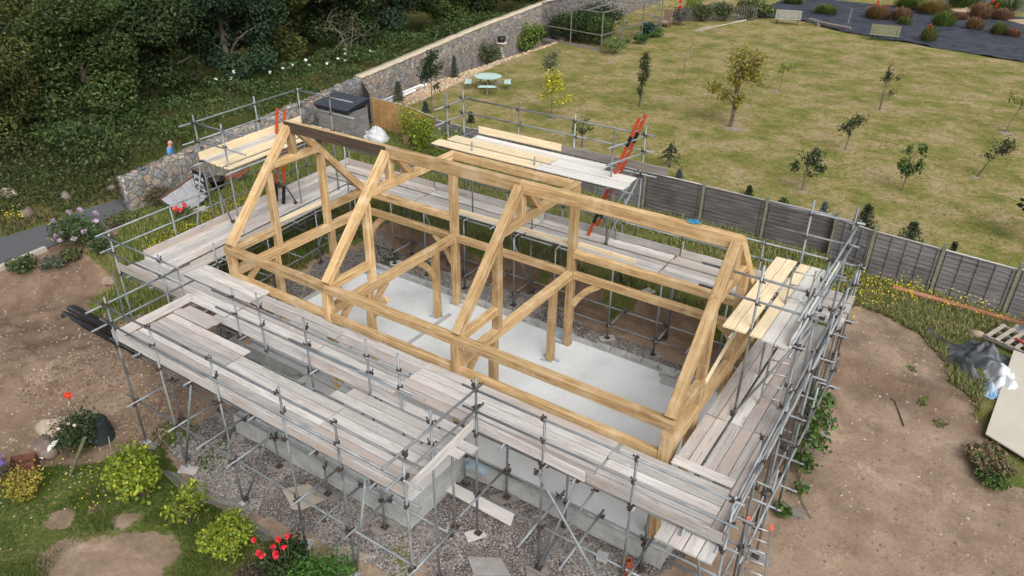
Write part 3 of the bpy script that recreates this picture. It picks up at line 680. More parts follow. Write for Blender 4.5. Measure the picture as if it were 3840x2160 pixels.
# rear
for a, b, nm in ((-3.5, .55, "left run"), (.6, 4.75, "second run"), (4.8, 9.0, "third run"), (9.05, 13.7, "right run")):
    deck('x', (a, b), 6.62, 5, DK, "on the rear deck, "+nm, "the house side", gaps=(3,))
# right gable
deck('y', (1.63, 6.2), 12.335, 2, DK, "on the right gable deck, inner far pair", "the house")
deck('y', (.13, 1.59), 12.335, 2, DK, "on the right gable deck, inner near pair", "the house")
deck('y', (1.63, 6.3), 12.84, 3, DK, "on the right gable deck, outer far run", "the middle gap")
deck('y', (.13, 1.59), 12.84, 3, DK, "on the right gable deck, outer near run", "the middle gap")
board((13.49, -1.25, DK+.035), (13.49, 1.5, DK+.04), "weathered board lying along the outer corner of the right gable deck", "scaffold boards of the right gable deck"); board((13.49, 1.53, DK), (13.49, 5.9, DK), "weathered board tight against the outer toe board of the right gable deck", "scaffold boards of the right gable deck")
board((12.2, -.0, DK+.05), (13.36, -.0, DK+.05), "short weathered board laid across the right front corner of the deck", "scaffold boards of the right gable deck")
# top platforms
deck('y', (1.68, 5.75), -1.78, 3, 4.1, "on the high left platform, yellow planks", "the gable", step=-.27, skew=-.075, kinds=["new", "new", "new"], gaps=(1,))
deck('y', (1.72, 4.9), -2.63, 2, 4.1, "on the high left platform, brownish planks", "the yellow planks", step=-.235, skew=-.075, kinds=["old", "old"])
deck('x', (1.3, 5.0), 6.72, 2, 4.1, "on the dormer platform, front yellow pair", "the house", kinds=["new", "new"])
deck('x', (1.55, 5.2), 7.22, 2, 4.13, "on the dormer platform, rear yellow pair", "the house", kinds=["new", "new"])
deck('x', (5.02, 7.75), 6.72, 2, 4.1, "on the dormer platform, front white pair", "the house", kinds=["pale", "pale"])
deck('x', (5.22, 7.7), 7.22, 2, 4.11, "on the dormer platform, rear white pair", "the house", kinds=["pale", "pale"])
deck('x', (2.0, 6.6), 7.74, 2, 4.08, "on the dormer platform, planks by the toe board", "the house", kinds=["pale", "pale"])
deck('y', (1.72, 5.15), 12.32, 2, 4.05, "on the high right platform, inner yellow pair", "the gable", step=.228, kinds=["new", "new"])
deck('y', (1.7, 5.1), 12.84, 3, 4.05, "on the high right platform, outer planks", "the gap", step=.232, kinds=["new", "pale", "pale"])
# toe boards are clipped to the standards: parts of the scaffold
def toe(p, q, z=DK+.1, mat=BOARD): rod("toe_board", (p[0], p[1], z), (q[0], q[1], z), rect(.038, .222, .004), mat, SC, seg=2)
toe((.15, -3.42), (4.3, -3.42)); toe((4.32, -3.43), (8.86, -3.43)); toe((.3, -3.4), (.22, -1.45), DK+.13); toe((8.82, -3.4), (8.72, -1.28), DK+.14)
toe((8.8, -1.3), (11.15, -1.38)); toe((11.18, -1.36), (13.62, -1.36)); toe((-2.75, -1.52), (.0, -1.52), DK+.14); toe((13.62, -1.3), (13.6, 2.4)); toe((13.6, 2.42), (13.57, 6.5))
toe((LO(-.7)+.06, -.7), (LO(3.2)+.06, 3.2)); toe((LO(3.3)+.04, 3.3), (LO(7.8)+.04, 7.8)); toe((-3.55, 7.76), (.4, 7.76)); toe((.45, 7.78), (4.7, 7.78)); toe((4.75, 7.76), (9.1, 7.78)); toe((9.15, 7.78), (13.7, 7.78))
toe((LO(1.6)+.06, 1.65), (LO(5.6)+.06, 5.7), 4.21, PINE); toe((1.95, 8.2), (4.95, 8.2), 4.22, PINE); toe((4.98, 8.2), (8.3, 8.2), 4.2, GREYWOOD); toe((13.47, 1.7), (13.47, 5.2), 4.14, PBOARD)
for x in (12.75, 13.0, 13.25, 13.5): rod("scaffold_board", (x, -1.72, 1.9), (x, -1.1, 1.9), rect(.23, .038, .004), BOARD, SC).name = "board_offcut"
# sole boards on the ground under the base plates
SOLE = [(.45, -3.5, .5, .22, .3, "nearest the black compost bin"), (2.0, -3.5, .45, .24, .5, "beside the leafy green shrub"), (3.85, -3.55, .5, .3, -.3, "behind the round shrub"), (5.86, -3.5, .35, .24, .4, "behind the red roses"),
        (7.31, -3.5, .2, .2, .2, "next to the brown soil mound in front"), (4.05, -2.5, .55, .25, .9, "against the block wall, left"), (5.6, -2.5, .6, .25, .2, "under the middle of the bump-out"), (7.25, -2.5, .6, .25, 1.1, "by the bump-out corner"),
        (8.77, -1.33, .55, .25, 1.0, "under the inner corner standard"), (8.85, -.5, .6, .3, .9, "close to the block wall corner"), (10.3, -1.4, .5, .22, .7, "in the gravel at the front centre"), (10.35, -.5, .5, .22, 1.0, "against the front block wall"),
        (13.9, 1.2, .5, .24, .3, "under the right gable, middle"), (14.1, 2.7, .55, .24, .1, "under the leafy branch at the right"), (13.95, 5.1, .45, .24, .6, "at the far right in the soil"),
        (-.4, 6.5, .4, .3, .8, "in the rear trench, far left"), (1.0, 6.5, .45, .3, .9, "in the rear trench, second from left"), (4.5, 7.3, .5, .3, .6, "in the rear trench under the bank"), (7.75, 6.45, .45, .25, .8, "in the rear trench, right of the tall post"), (9.2, 6.45, .5, .25, .7, "in the rear trench, far right"),
        (-2.65, -1.6, .45, .22, .2, "below the left front corner of the scaffold")]
for x, y, l, w, a, s in SOLE:
    m = MB(); m.box((x, y, gz(x, y)+.03), (l, w, .04), a); tag(m.build("sole_board", GREYWOOD if random.random() < .5 else BOARD, loc=(x, y, gz(x, y))), "short wooden sole board "+s, "sole board", "sole boards under the scaffold feet")

# ------------------------------------------------------------------ ladders
def ladder(p0, p1, w, side, mat, rmat, label, n, tips=None, dark=None, prof=(.055, .085)):
    p0, p1 = Vector(p0), Vector(p1); t = thing("ladder", label, "ladder", p0); s = Vector(side).normalized()*w/2
    d = (p1-p0)
    for k in (-1, 1):
        o = rod("stile", p0+s*k, p1+s*k, rect(prof[0], prof[1], .004), mat, t, up=s.cross(d))
        if dark:
            for a, b in dark: rod("grip_sleeve", p0+s*k+d*a, p0+s*k+d*b, rect(prof[0]+.008, prof[1]+.008, .003), BLACKP, t, up=s.cross(d))
        if tips: rod("end_cap", p0+s*k+d*.985, p1+s*k+d*.015, rect(prof[0]+.02, prof[1]+.02, .005), tips, t, up=s.cross(d))
    for i in range(n):
        c = p0+d*((i+.6)/n); rod("rung", c-s, c+s, circ(.015, 8), rmat, t, smooth=True)
    return t
ladder((6.4, 7.66, 2.06), (7.62, 7.72, 5.75), .4, (0, 1, 0), ORANGE, ALU, "orange fibreglass ladder rising past the right end of the dormer platform", 12, dark=((.12, .22), (.78, .86)))
ladder((-2.78, 3.95, 2.06), (-3.02, 4.7, 4.85), .34, (1, 0, 0), ORANGE, ALU, "orange fibreglass ladder up to the high left platform", 11, dark=((.0, .2),))
ladder((13.2, 2.55, 2.07), (13.12, 3.5, 4.75), .40, (1, .12, 0), GREYWOOD, ALU, "grey metal ladder from the right gable deck to the high right platform", 11, prof=(.03, .06))
ladder((14.3, -.75, -.85), (14.0, -.55, 2.0), .38, (1, .02, .1), GREYWOOD, ALU, "aluminium ladder with red end caps leaning at the right front corner", 12, tips=REDP, prof=(.03, .06))

# ------------------------------------------------------------------ foliage
def leaf_mat(name, rough=.6):
    n = N(name, rough, spec=.25); c = n.attr("tone"); n.col(c)
    tr_ = n.n.new("ShaderNodeBsdfTranslucent"); n.L(c, tr_.inputs[0]); mx = n.n.new("ShaderNodeMixShader"); mx.inputs[0].default_value = .22
    out = n.n["Material Output"]; n.L(n.b.outputs[0], mx.inputs[1]); n.L(tr_.outputs[0], mx.inputs[2]); n.L(mx.outputs[0], out.inputs[0])
    return n.m
LEAF = leaf_mat("leaf")
PETAL = leaf_mat("petal", .5)
BARK = simple("bark", (.20, .16, .12), (.10, .08, .06), 12, .9, bump=.5)
GBARK = simple("mossy_bark", (.18, .18, .09), (.09, .09, .05), 12, .9, bump=.5)
def tones(n, base, var=.3, alt=None, p=.15):
    b = np.array(base)[None]*(1+var*(rng.random((n, 1))*2-1)); b = b*(1+.12*(rng.random((n, 3))*2-1))
    if alt is not None: k = rng.random(n) < p; b[k] = np.array(alt)[None]*(1+var*(rng.random((k.sum(), 1))*2-1))
    return np.clip(b, .003, 1)
def leaves(C, s, up=.35, asp=.55, out=None):
    """rhombic leaves at centres C"""
    n = len(C); N_ = rng.normal(size=(n, 3)); N_[:, 2] += up*2
    if out is not None: N_ += out
    N_ /= np.linalg.norm(N_, axis=1, keepdims=True)
    A = np.cross(N_, rng.normal(size=(n, 3))); A /= np.linalg.norm(A, axis=1, keepdims=True)+1e-9; Bv = np.cross(N_, A)
    sz = (s*(.6+.8*rng.random(n)))[:, None]
    P = np.stack([C-A*sz*.5, C+Bv*sz*asp*.5-N_*sz*.08, C+A*sz*.5, C-Bv*sz*asp*.5-N_*sz*.08], 1)
    return P.reshape(-1, 3), np.arange(n*4).reshape(-1, 4)
def ball(c, r, n, shell=.5):
    d = rng.normal(size=(n, 3)); d /= np.linalg.norm(d, axis=1, keepdims=True)
    rr = (shell+(1-shell)*rng.random(n))**.7
    return np.array(c)[None]+d*rr[:, None]*np.array(r)[None], d
class Leafer:
    def __init__(s): s.V = []; s.T = []; s.n = 0
    def put(s, C, size, tone, var=.3, up=.35, asp=.55, alt=None, p=.15, out=None):
        v, f = leaves(C, size, up, asp, out); s.V.append(v); s.T.append(tones(len(C), tone, var, alt, p)); return s
    def build(s, name, parent=None, mat=None, loc=None):
        V = np.concatenate(s.V); return mesh_np(name, V, np.arange(len(V)).reshape(-1, 4), mat or LEAF, parent, col=np.concatenate(s.T), loc=loc)
def limb(m, p, q, r0, r1, bend=.12, n=5):
    p, q = Vector(p), Vector(q); L = (q-p).length; b = Vector((wob(1), wob(1), .3))*bend*L
    m.tube([p.lerp(q, t)+b*math.sin(math.pi*t) for t in [i/n for i in range(n+1)]], [r0+(r1-r0)*i/n for i in range(n+1)], 6)

# young trees on the lawn. clumps: (dx,dy,dz, r, rz, leaves)
def young_tree(x, y, h, clumps, size, tone, label, name="young_tree", alt=None, var=.35, tr_=.035, lean=(0, 0), stake=False, group=None, cat="tree", z0=None, multi=0, bark=BARK, up=.2):
    z0 = gz(x, y)-.02 if z0 is None else z0; t = thing(name, label, cat, (x, y, z0), group); m = MB(); L = Leafer(); sc_ = .95 if h > 2.7 else .87; h *= sc_; clumps = [(a, b, c*sc_, d, e*sc_, f) for a, b, c, d, e, f in clumps]
    top = Vector((x+lean[0], y+lean[1], z0+h*.72)); limb(m, (x, y, z0), top, tr_, tr_*.35, .03)
    for k in range(multi): limb(m, (x+wob(.08), y+wob(.08), z0), top+Vector((wob(.3), wob(.3), wob(.2))), tr_*.6, tr_*.25, .06)
    for dx, dy, dz, r, rz, n in clumps:
        c = Vector((x+dx, y+dy, z0+dz)); s = Vector((x, y, z0)).lerp(top, min(.95, max(.25, (dz-rz*.6)/(h*.72)*.85)))
        limb(m, s, c+Vector((0, 0, rz*.6)), tr_*.45, .006, .1)
        nt = max(3, int(n/28)); 
        for _ in range(nt):
            d = Vector(rng.normal(size=3)); d.normalize(); d.z = d.z*.7+.35; e = c+Vector((d.x*r, d.y*r, d.z*rz)); st = c+Vector((0, 0, -rz*.5)); limb(m, st, e, .009, .003, .08, 3)
            k = n//nt; tt = rng.random(k)*.8+.2; C = np.array(st)[None]*(1-tt[:, None])+np.array(e)[None]*tt[:, None]+rng.normal(size=(k, 3))*(.05+.16*r)
            L.put(C, size, tone, var, up, .6, alt, .25)
    m.build("trunk", bark, t); L.build("crown", t)
    if stake: q = MB(); q.tube([(x+.1, y-.05, z0), (x+.1, y-.05, z0+h*.5)], .022, 6); q.build("stake", GREYWOOD, t)
    return t
G1 = (.05, .085, .022); G2 = (.035, .06, .018); GY = (.42, .40, .03)
young_tree(-3.2, 21.4, 2.8, [(.05, 0, 2.2, .42, .5, 420), (.2, .1, 1.7, .4, .3, 260), (.95, .1, 1.25, .28, .14, 130), (-.45, 0, 1.2, .3, .16, 120), (.3, 0, .95, .22, .12, 80), (-.15, 0, 1.7, .3, .3, 160)], .11, (.40, .40, .035), "slender sapling with bright yellow leaves on the lawn", alt=(.55, .52, .08))
young_tree(-6.15, 26.1, 2.6, [(0, 0, 1.75, .5, .6, 700), (.2, .1, 2.2, .35, .35, 250)], .09, (.12, .15, .09), "grey-green willowy small tree behind the yellow-leaved sapling", multi=3, alt=(.18, .2, .13))
young_tree(-8.7, 18.8, 3.5, [(0, 0, 2.3, .55, .5, 560), (.1, 0, 3.0, .3, .5, 220), (-.35, 0, 1.9, .35, .25, 160), (.4, 0, 1.5, .3, .12, 60), (-.1, -.1, 2.7, .3, .3, 140)], .13, (.035, .06, .028), "dark leafy standard tree between the picnic table and brown fence panels")
young_tree(-.5, 26.0, 3.1, [(-.05, 0, .9, .16, .35, 200), (0, 0, 1.6, .24, .5, 330), (.02, 0, 2.3, .3, .5, 360), (.25, 0, 2.0, .22, .35, 160), (.05, 0, 2.8, .2, .3, 140)], .1, (.055, .085, .03), "narrow columnar green tree on the lawn", multi=2)
young_tree(4.66, 25.45, 4.4, [(.1, 0, 3.1, .85, .8, 750), (.75, .1, 2.7, .6, .65, 420), (-.15, 0, 2.4, .45, .5, 300), (-1.1, 0, 1.9, .55, .3, 260), (-.7, 0, 1.5, .5, .25, 180), (.2, 0, 1.55, .28, .3, 160), (.7, 0, 3.5, .4, .5, 200), (-.2, .2, 3.6, .35, .5, 140), (.05, 0, 1.2, .2, .25, 120)], .12, (.23, .21, .035), "largest lawn tree, with sparse olive-yellow leaves and a double trunk", multi=2, tr_=.07, alt=(.28, .25, .045), var=.4)
young_tree(4.63, 33.6, 2.2, [(.25, 0, 1.65, .38, .4, 170), (-.05, 0, 1.4, .25, .35, 90)], .1, (.22, .26, .05), "thin light green sapling beyond the largest lawn tree", tr_=.025)
young_tree(10.08, 33.0, 3.0, [(0, 0, 2.0, .16, .65, 170), (.55, 0, 1.9, .2, .3, 50), (.4, 0, 1.0, .25, .12, 50), (-.1, 0, 1.7, .2, .25, 60)], .1, (.045, .055, .025), "sparse upright dark sapling with a side shoot, far right of the lawn", multi=1)
young_tree(10.07, 25.12, 2.1, [(.1, 0, 1.45, .42, .35, 300), (.35, 0, 1.75, .3, .3, 150), (-.25, 0, 1.2, .25, .2, 120), (0, 0, .95, .2, .12, 50)], .09, (.05, .07, .028), "small vase-shaped dark green tree in the middle right of the lawn")
young_tree(9.78, 19.04, 2.2, [(.15, 0, 1.5, .38, .35, 230), (.5, 0, 1.3, .22, .2, 80), (-.4, 0, 1.05, .25, .2, 90), (.25, 0, .85, .3, .1, 50), (.1, 0, 1.85, .25, .2, 80)], .12, (.04, .065, .028), "broad-leaved young tree on the lawn just behind the grey fence")
young_tree(13.04, 21.34, 2.3, [(-.12, 0, 1.2, .2, .4, 170), (.3, 0, 1.3, .2, .4, 170), (.3, 0, 2.0, .12, .3, 60), (-.15, 0, 1.9, .12, .25, 50), (.05, 0, .9, .2, .15, 60)], .14, (.07, .12, .03), "young tree with two upright leaders of bright green leaves", alt=(.2, .22, .06))
young_tree(15.35, 24.84, 2.2, [(.55, 0, 1.5, .4, .35, 330), (.75, 0, 1.8, .25, .25, 120), (.2, 0, 1.2, .2, .2, 60)], .09, (.045, .065, .03), "dark young tree leaning right, tied to a slanting stem", lean=(.55, 0), multi=1)
young_tree(15.89, 32.49, 2.5, [(.5, 0, 1.75, .4, .35, 200), (0, 0, 1.9, .3, .3, 130), (.9, 0, 1.5, .25, .25, 90)], .11, (.21, .23, .05), "yellow-green young tree near the right edge of the lawn", lean=(.35, 0), tr_=.025)
young_tree(-1.38, 34.2, 2.3, [(.2, 0, 1.6, .35, .5, 12), (-.3, 0, 1.3, .3, .3, 10), (.4, .1, 1.2, .3, .3, 8)], .08, (.10, .11, .04), "bare leafless sapling at the back of the lawn", tr_=.028)
young_tree(17.75, 18.7, 2.7, [(-.2, 0, 1.9, .75, .45, 420), (-.5, 0, 1.4, .5, .25, 240), (.3, 0, 2.3, .6, .3, 300)], .2, (.035, .06, .025), "large-leaved dark tree cut off by the right edge of the photo", tr_=.05)
young_tree(.11, 18.56, 1.9, [(0, 0, 1.0, .18, .4, 110), (.45, 0, 1.05, .18, .16, 50), (-.3, 0, .9, .2, .2, 60), (.1, 0, 1.5, .15, .2, 50)], .1, (.05, .075, .03), "thin staked sapling behind the high dormer scaffold rails", stake=True)
# conifers
def conifer(x, y, h, r, tone, label, flat=1.0, z0=None):
    h *= .78; r *= .85
    z0 = gz(x, y)-.02 if z0 is None else z0; t = thing("small_conifer", label, "conifer", (x, y, z0)); m = MB(); L = Leafer(); m.tube([(x, y, z0), (x, y, z0+h)], [.022, .006], 6)
    nl = max(5, int(h*9)); 
    for i in range(nl):
        f = i/nl; zz = z0+h*(.1+.88*f); rr = r*(1-f)**.8
        for k in range(7):
            a = k*2*math.pi/7+i*.9+wob(.3); e = Vector((x+math.cos(a)*rr, y+math.sin(a)*rr, zz-.12*rr)); limb(m, (x, y, zz), e, .008, .003, .03, 2)
            tt = rng.random(16)[:, None]; C = np.array((x, y, zz))[None]*(1-tt)+np.array(e)[None]*tt+rng.normal(size=(16, 3))*.03
            L.put(C, .10, tone, .3, .2, .35)
    m.build("trunk", BARK, t); L.build("crown", t); return t
conifer(12.6, 16.0, 1.6, .75, (.025, .045, .022), "broad dark spruce just behind the fence corner post")
conifer(14.1, 15.9, 1.35, .75, (.045, .07, .035), "wide pale-tipped young fir behind the pale fence panels")
conifer(11.2, 16.2, 1.2, .35, (.12, .17, .14), "spindly blue-green spruce next to the tall fence end")
conifer(9.6, 17.0, .5, .45, (.07, .13, .03), "low bright green bushy conifer near the fence")
conifer(8.2, 17.3, .6, .22, (.04, .07, .03), "tiny dark conifer peeping over the fence")
conifer(5.3, 17.4, .6, .22, (.08, .13, .12), "tiny blue spruce right of the monkey puzzle")
conifer(-8.98, 18.6, .85, .3, (.035, .06, .045), "small bluish fir at the lawn edge near the brown fence")
conifer(-6.1, 18.6, .8, .25, (.03, .055, .03), "small fir behind the scaffold rails near the picnic table")
conifer(-12.2, 25.2, 1.7, .35, (.05, .08, .06), "slim blue-green fir growing against the stone wall")
conifer(-11.4, 19.3, 1.5, .5, (.07, .095, .06), "wispy grey-green conifer over the white pipes")
conifer(15.4, 15.8, .9, .15, (.06, .07, .04), "thin sparse sapling fir behind the right fence panels")
# monkey puzzle
t = thing("monkey_puzzle_tree", "young monkey puzzle tree with drooping arms beside a stake", "tree", (4.4, 18.45, .38)); m = MB(); L = Leafer(); m.tube([(4.4, 18.45, .38), (4.4, 18.45, 1.5)], [.03, .015], 7)
for i in range(16):
    a = i*2.4; zz = .75+.045*i; rr = .62*(1-i/26); c = Vector((4.4, 18.45, zz)); e = c+Vector((math.cos(a)*rr, math.sin(a)*rr, -.22+wob(.08))); limb(m, c, e, .014, .01, .12, 4)
    tt = rng.random(60)[:, None]; L.put(np.array(c)[None]*(1-tt)+np.array(e)[None]*tt+rng.normal(size=(60, 3))*.022+np.array([0, 0, .05])*np.sin(np.pi*tt), .07, (.04, .06, .025), .3, 0, .5)
m.build("trunk", BARK, t); L.build("crown", t); q = MB(); q.tube([(4.48, 18.4, .38), (4.5, 18.4, 1.62)], .025, 6); q.build("stake", GBARK, t)

def shrub(x, y, r, h, n, size, tone, label, name="shrub", alt=None, var=.35, z0=None, cat="shrub", stems=7, p=.2, shell=.45, flowers=None, lob=5, up=.3, asp=.55):
    z0 = gz(x, y)-.03 if z0 is None else z0; t = thing(name, label, cat, (x, y, z0)); m = MB(); L = Leafer()
    for k in range(stems): a = k*2.4; limb(m, (x+wob(.05), y+wob(.05), z0), (x+math.cos(a)*r*.6, y+math.sin(a)*r*.6, z0+h*(.55+.3*random.random())), .018, .006, .08, 4)
    cs = [((x, y, z0+h*.55), (r*.8, r*.8, h*.42), .35)]+[((x+math.cos(a)*r*.5, y+math.sin(a)*r*.5, z0+h*(.4+.35*random.random())), (r*.5, r*.5, h*.26), .65/lob) for a in [k*6.28/lob+wob(.7) for k in range(lob)]]
    for c, rr, f in cs:
        C, d = ball(c, rr, int(n*f), shell*.8); q = 1+.9*(fbm(d[:, 0]*1.3+d[:, 2]+x, d[:, 1]*1.3-d[:, 2]+y, 1.3, 1))[:, None]; C = np.array(c)[None]+(C-np.array(c)[None])*np.clip(q, .55, 1.6); C[:, 2] = np.maximum(C[:, 2], z0+.02)
        L.put(C, size, np.array(tone)*(.8+.4*random.random()), var, up, asp, alt, p, d*.5)
    m.build("stem", BARK, t); L.build("foliage", t)
    if flowers:
        col, fs, pts = flowers
        for (fx, fy, fz) in pts:
            C, d = ball((x+fx, y+fy, z0+fz), (fs, fs, fs*.8), 46, .3); F = Leafer(); F.put(C, fs*1.1, col, .25, .4, .8, out=d); F.build("flower", t, PETAL)
            mm = MB(); mm.tube([(x+fx*.6, y+fy*.6, z0+fz*.5), (x+fx, y+fy, z0+fz)], .008, 4); mm.build("stem", GBARK, t)
    return t
# along the stone wall and around the fruit cage
shrub(-13.4, 30.4, .95, 1.7, 2200, .12, (.09, .115, .06), "airy grey-green bush against the stone wall left of the bird bath", alt=(.16, .18, .1))
shrub(-13.3, 35.2, 1.1, 2.2, 2600, .15, (.10, .16, .03), "glossy yellow-green laurel against the wall near the cage", alt=(.2, .26, .06))
shrub(-14.0, 37.6, .7, 1.6, 900, .14, (.05, .09, .03), "dark climber filling the corner of wall and cage")
shrub(-7.45, 36.6, .85, 1.3, 1500, .11, (.14, .19, .07), "pale green variegated shrub at the near corner of the fruit cage", alt=(.3, .32, .14))
for i, (x, y, r, h, tn, s) in enumerate(((-12.7, 39.2, 1.1, 2.2, (.06, .085, .03), "left"), (-10.8, 38.9, 1.1, 2.1, (.045, .085, .025), "middle"), (-9.6, 38.6, .8, 1.9, (.08, .14, .03), "right"), (-11.6, 42.2, 1.7, 2.2, (.04, .065, .025), "back"))):
    shrub(x, y, r*1.25, h*1.12, 3200, .17, tn, "tall leafy crop inside the fruit cage, "+s, name="cage_plant", cat="plant")
shrub(-8.0, 43.5, .8, 1.2, 900, .18, (.05, .09, .08), "blue-green cabbage clump inside the right part of the cage", name="cabbage", cat="plant")
shrub(-7.9, 38.6, .7, .7, 900, .12, (.09, .15, .035), "low green planting at the cage corner bed", name="bed_plant", cat="plant"); shrub(-7.4, 40.8, .7, .8, 900, .12, (.06, .13, .04), "leafy green bed plant outside the middle of the cage side", name="bed_plant", cat="plant")
shrub(-7.6, 43.6, .8, .7, 900, .12, (.07, .14, .03), "spreading green bed plant outside the far cage side", name="bed_plant", cat="plant")
shrub(-8.0, 49.3, 1.1, 1.5, 1300, .12, (.09, .10, .085), "rounded grey-leaved bush beside the wicker chair", flowers=((.7, .06, .05), .14, ((.1, -.5, 1.5), (-.2, .2, 1.8))))
shrub(-8.5, 53.5, .9, 2.2, 1300, .12, (.14, .19, .02), "clipped yellow-green conifer bush behind the chair"); shrub(-7.0, 55.5, .95, 1.2, 900, .13, (.10, .14, .15), "low blue-grey mound shrub at the top of the lawn")
shrub(-3.6, 56.8, 1.3, 1.3, 1400, .2, (.08, .12, .035), "weedy green clump left of the far bench", alt=(.25, .24, .1)); shrub(-5.4, 58.5, 1.4, 1.4, 1200, .2, (.10, .11, .045), "dry grassy clump behind the blue-grey mound")
for x, y, r, h, s in ((-7.2, 52.0, .9, 1.5, "left part"), (-5.8, 53.4, 1.0, 1.6, "middle part"), (-4.6, 55.2, .9, 1.3, "right part")):
    shrub(x, y, r, h, 1300, .16, (.07, .10, .04), "loose green and brown bush covering the picket fence's "+s, alt=(.17, .13, .06))
KN = (.17, .13, .055)
for x, y, r, h, tn, s in ((4.5, 62.5, 1.5, 1.5, KN, "wide brown and red-flowered clump in the middle of the membrane"), (6.3, 62.8, 1.2, 1.4, (.19, .11, .07), "reddish-brown clump joined to the wide flowered one"), (9.5, 54.4, .75, 1.5, (.13, .12, .04), "clump with a green base next to the near bench"),
                          (9.6, 61.8, 1.2, 1.6, (.12, .16, .04), "green bushy clump right of centre on the membrane"), (11.8, 61.9, .9, 1.3, (.16, .12, .05), "round brown-green clump in the right part of the membrane"), (13.6, 61.0, .85, 1.2, (.13, .13, .05), "dark green tuft at the far right of the membrane"), (14.6, 60.6, .6, .8, (.2, .1, .07), "small reddish tuft at the far right of the membrane"),
                          (8.1, 67.9, 1.9, 1.6, (.18, .17, .05), "large tawny clump at the top of the membrane"), (10.2, 66.5, 1.0, .8, (.19, .12, .09), "flat rusty clump next to the bark patch"), (11.7, 68.0, 1.4, 1.7, (.2, .13, .08), "tall rusty clump right of the bark patch"), (13.3, 68.8, 1.2, 1.2, (.2, .13, .09), "bronze clump in front of the sword-leaved plant"),
                          (6.9, 60.7, .6, .9, (.11, .13, .04), "small green tuft alone on the membrane"), (.3, 62.0, 1.3, 1.1, (.12, .13, .04), "olive green clump at the left of the membrane"), (6.0, 70.5, 2.2, 1.3, (.14, .17, .05), "long yellow-green clump at the top edge"), (10.0, 72.6, 2.0, 1.8, (.06, .10, .03), "dark green shrub against the far fence"),
                          (-3.6, 66.0, 1.2, 1.0, (.10, .13, .04), "green clump at the upper left corner of the membrane"), (12.6, 72.5, 1.2, 1.5, (.07, .12, .03), "green shrub left of the sword-leaved plant")):
    r *= .78; h *= .8; C = Leafer(); t = thing("perennial_clump", s, "plant", (x, y, .38), "perennials growing through the weed membrane")
    n = int(1100*r); a = rng.random(n)*6.28; q = np.sqrt(rng.random(n))*r*.45; hh = h*(.5+.5*rng.random(n)); ca, sa = np.cos(a), np.sin(a)
    q2 = np.sqrt(rng.random(n)); q = q2*r*.8; hh = h*(.35+.65*np.sqrt(np.maximum(0, 1-q2**2)))*(.55+.5*rng.random(n))
    base_ = np.stack([x+ca*q*.75, y+sa*q*.75, np.full(n, .4)], 1); tip = np.stack([x+ca*q*1.3+rng.normal(size=n)*.15, y+sa*q*1.3+rng.normal(size=n)*.15, .4+hh], 1); w = .05
    pr = np.stack([-sa, ca, 0*a], 1)*w; V = np.stack([base_-pr*.5, base_+pr*.5, tip+pr*.3, tip-pr*.3], 1).reshape(-1, 3)
    mesh_np("foliage", V, np.arange(len(V)).reshape(-1, 4), LEAF, t, col=tones(n, tn, .4, (.30, .15, .08) if tn[0] > .15 else (.1, .17, .03), .3))
for x, y, z, s in ((4.3, 62.2, 1.7, "wide brown clump"), (4.9, 62.3, 1.4, "front of the brown clump"), (9.4, 54.3, 1.5, "clump by the near bench"), (12.3, 68.3, 1.9, "tall rusty clump"), (12.0, 68.4, 1.5, "rusty clump, lower"), (12.7, 68.0, 1.6, "rusty clump, right side")):
    C, d = ball((x, y, z), (.09, .09, .22), 60, .4); t = Leafer(); t.put(C, .1, (.75, .07, .03), .2, .3, .7); o = t.build("poker_flower", None, PETAL, loc=(x, y, z-.6)); 
    tag(o, "red poker flower rising from the "+s, "flower", "red poker flowers above the membrane")
t = thing("spiky_plant", "big sword-leaved green plant by the far fence", "plant", (13.7, 72.3, .38)); L = MB()
for i in range(90):
    a = random.random()*6.28; e = random.uniform(.2, 1.3); d = Vector((math.cos(a)*math.cos(e), math.sin(a)*math.cos(e), math.sin(e))); c = Vector((13.7, 72.3, .6)); L.bar(c, c+d*1.5, .06, .01)
L.build("foliage", simple("sword_leaf", (.10, .16, .05), (.05, .09, .03), 3), t)
# weed membrane
nx, ny = 170, 110; Vm = []; MBX = np.linspace(-5, 22, nx)
for j in range(ny):
    for i, x in enumerate(MBX):
        y0 = 57.2 if x < 0 else np.interp(x, [0, 3.8, 9, 16, 22], [57.0, 54.2, 52.7, 50.6, 49]); y1 = 70.5-.0*x; y = y0+(y1-y0)*j/(ny-1)+.12*math.sin(x*1.7)*(j == 0)
        z = .44+.05*abs(vnoise(x*.7, y*2.2, 1.2, 1))*2+.05*abs(vnoise(x*.8, y*1.6, 2.2, 5))*2+.16*float(vnoise(x*.35+y*.2, y*3.2, 1.0, 3)); Vm.append((x, y, max(z, .42)))
Fm = [(j*nx+i, j*nx+i+1, (j+1)*nx+i+1, (j+1)*nx+i) for j in range(ny-1) for i in range(nx-1)]
mm = N("black_membrane", .5, spec=.55); vv = mm.map((.5, 2.5, 1)); mm.col(mm.ramp(mm.noise(vv, 2.2, 4), [(.35, (.012, .016, .027)), (.7, (.06, .072, .105))])).bump(mm.noise(mm.map((.5, 2.2, 1)), 2.5, 6, .6, .8), 1.0, .35)
tag(mesh_np("weed_membrane", Vm, Fm, mm.m, smooth=True, loc=(8, 60, .4)), "wrinkled black weed membrane sheet over the far bed", "membrane")
barkm = simple("bark_mulch", (.50, .38, .25), (.30, .21, .13), 9, .9, bump=.4)
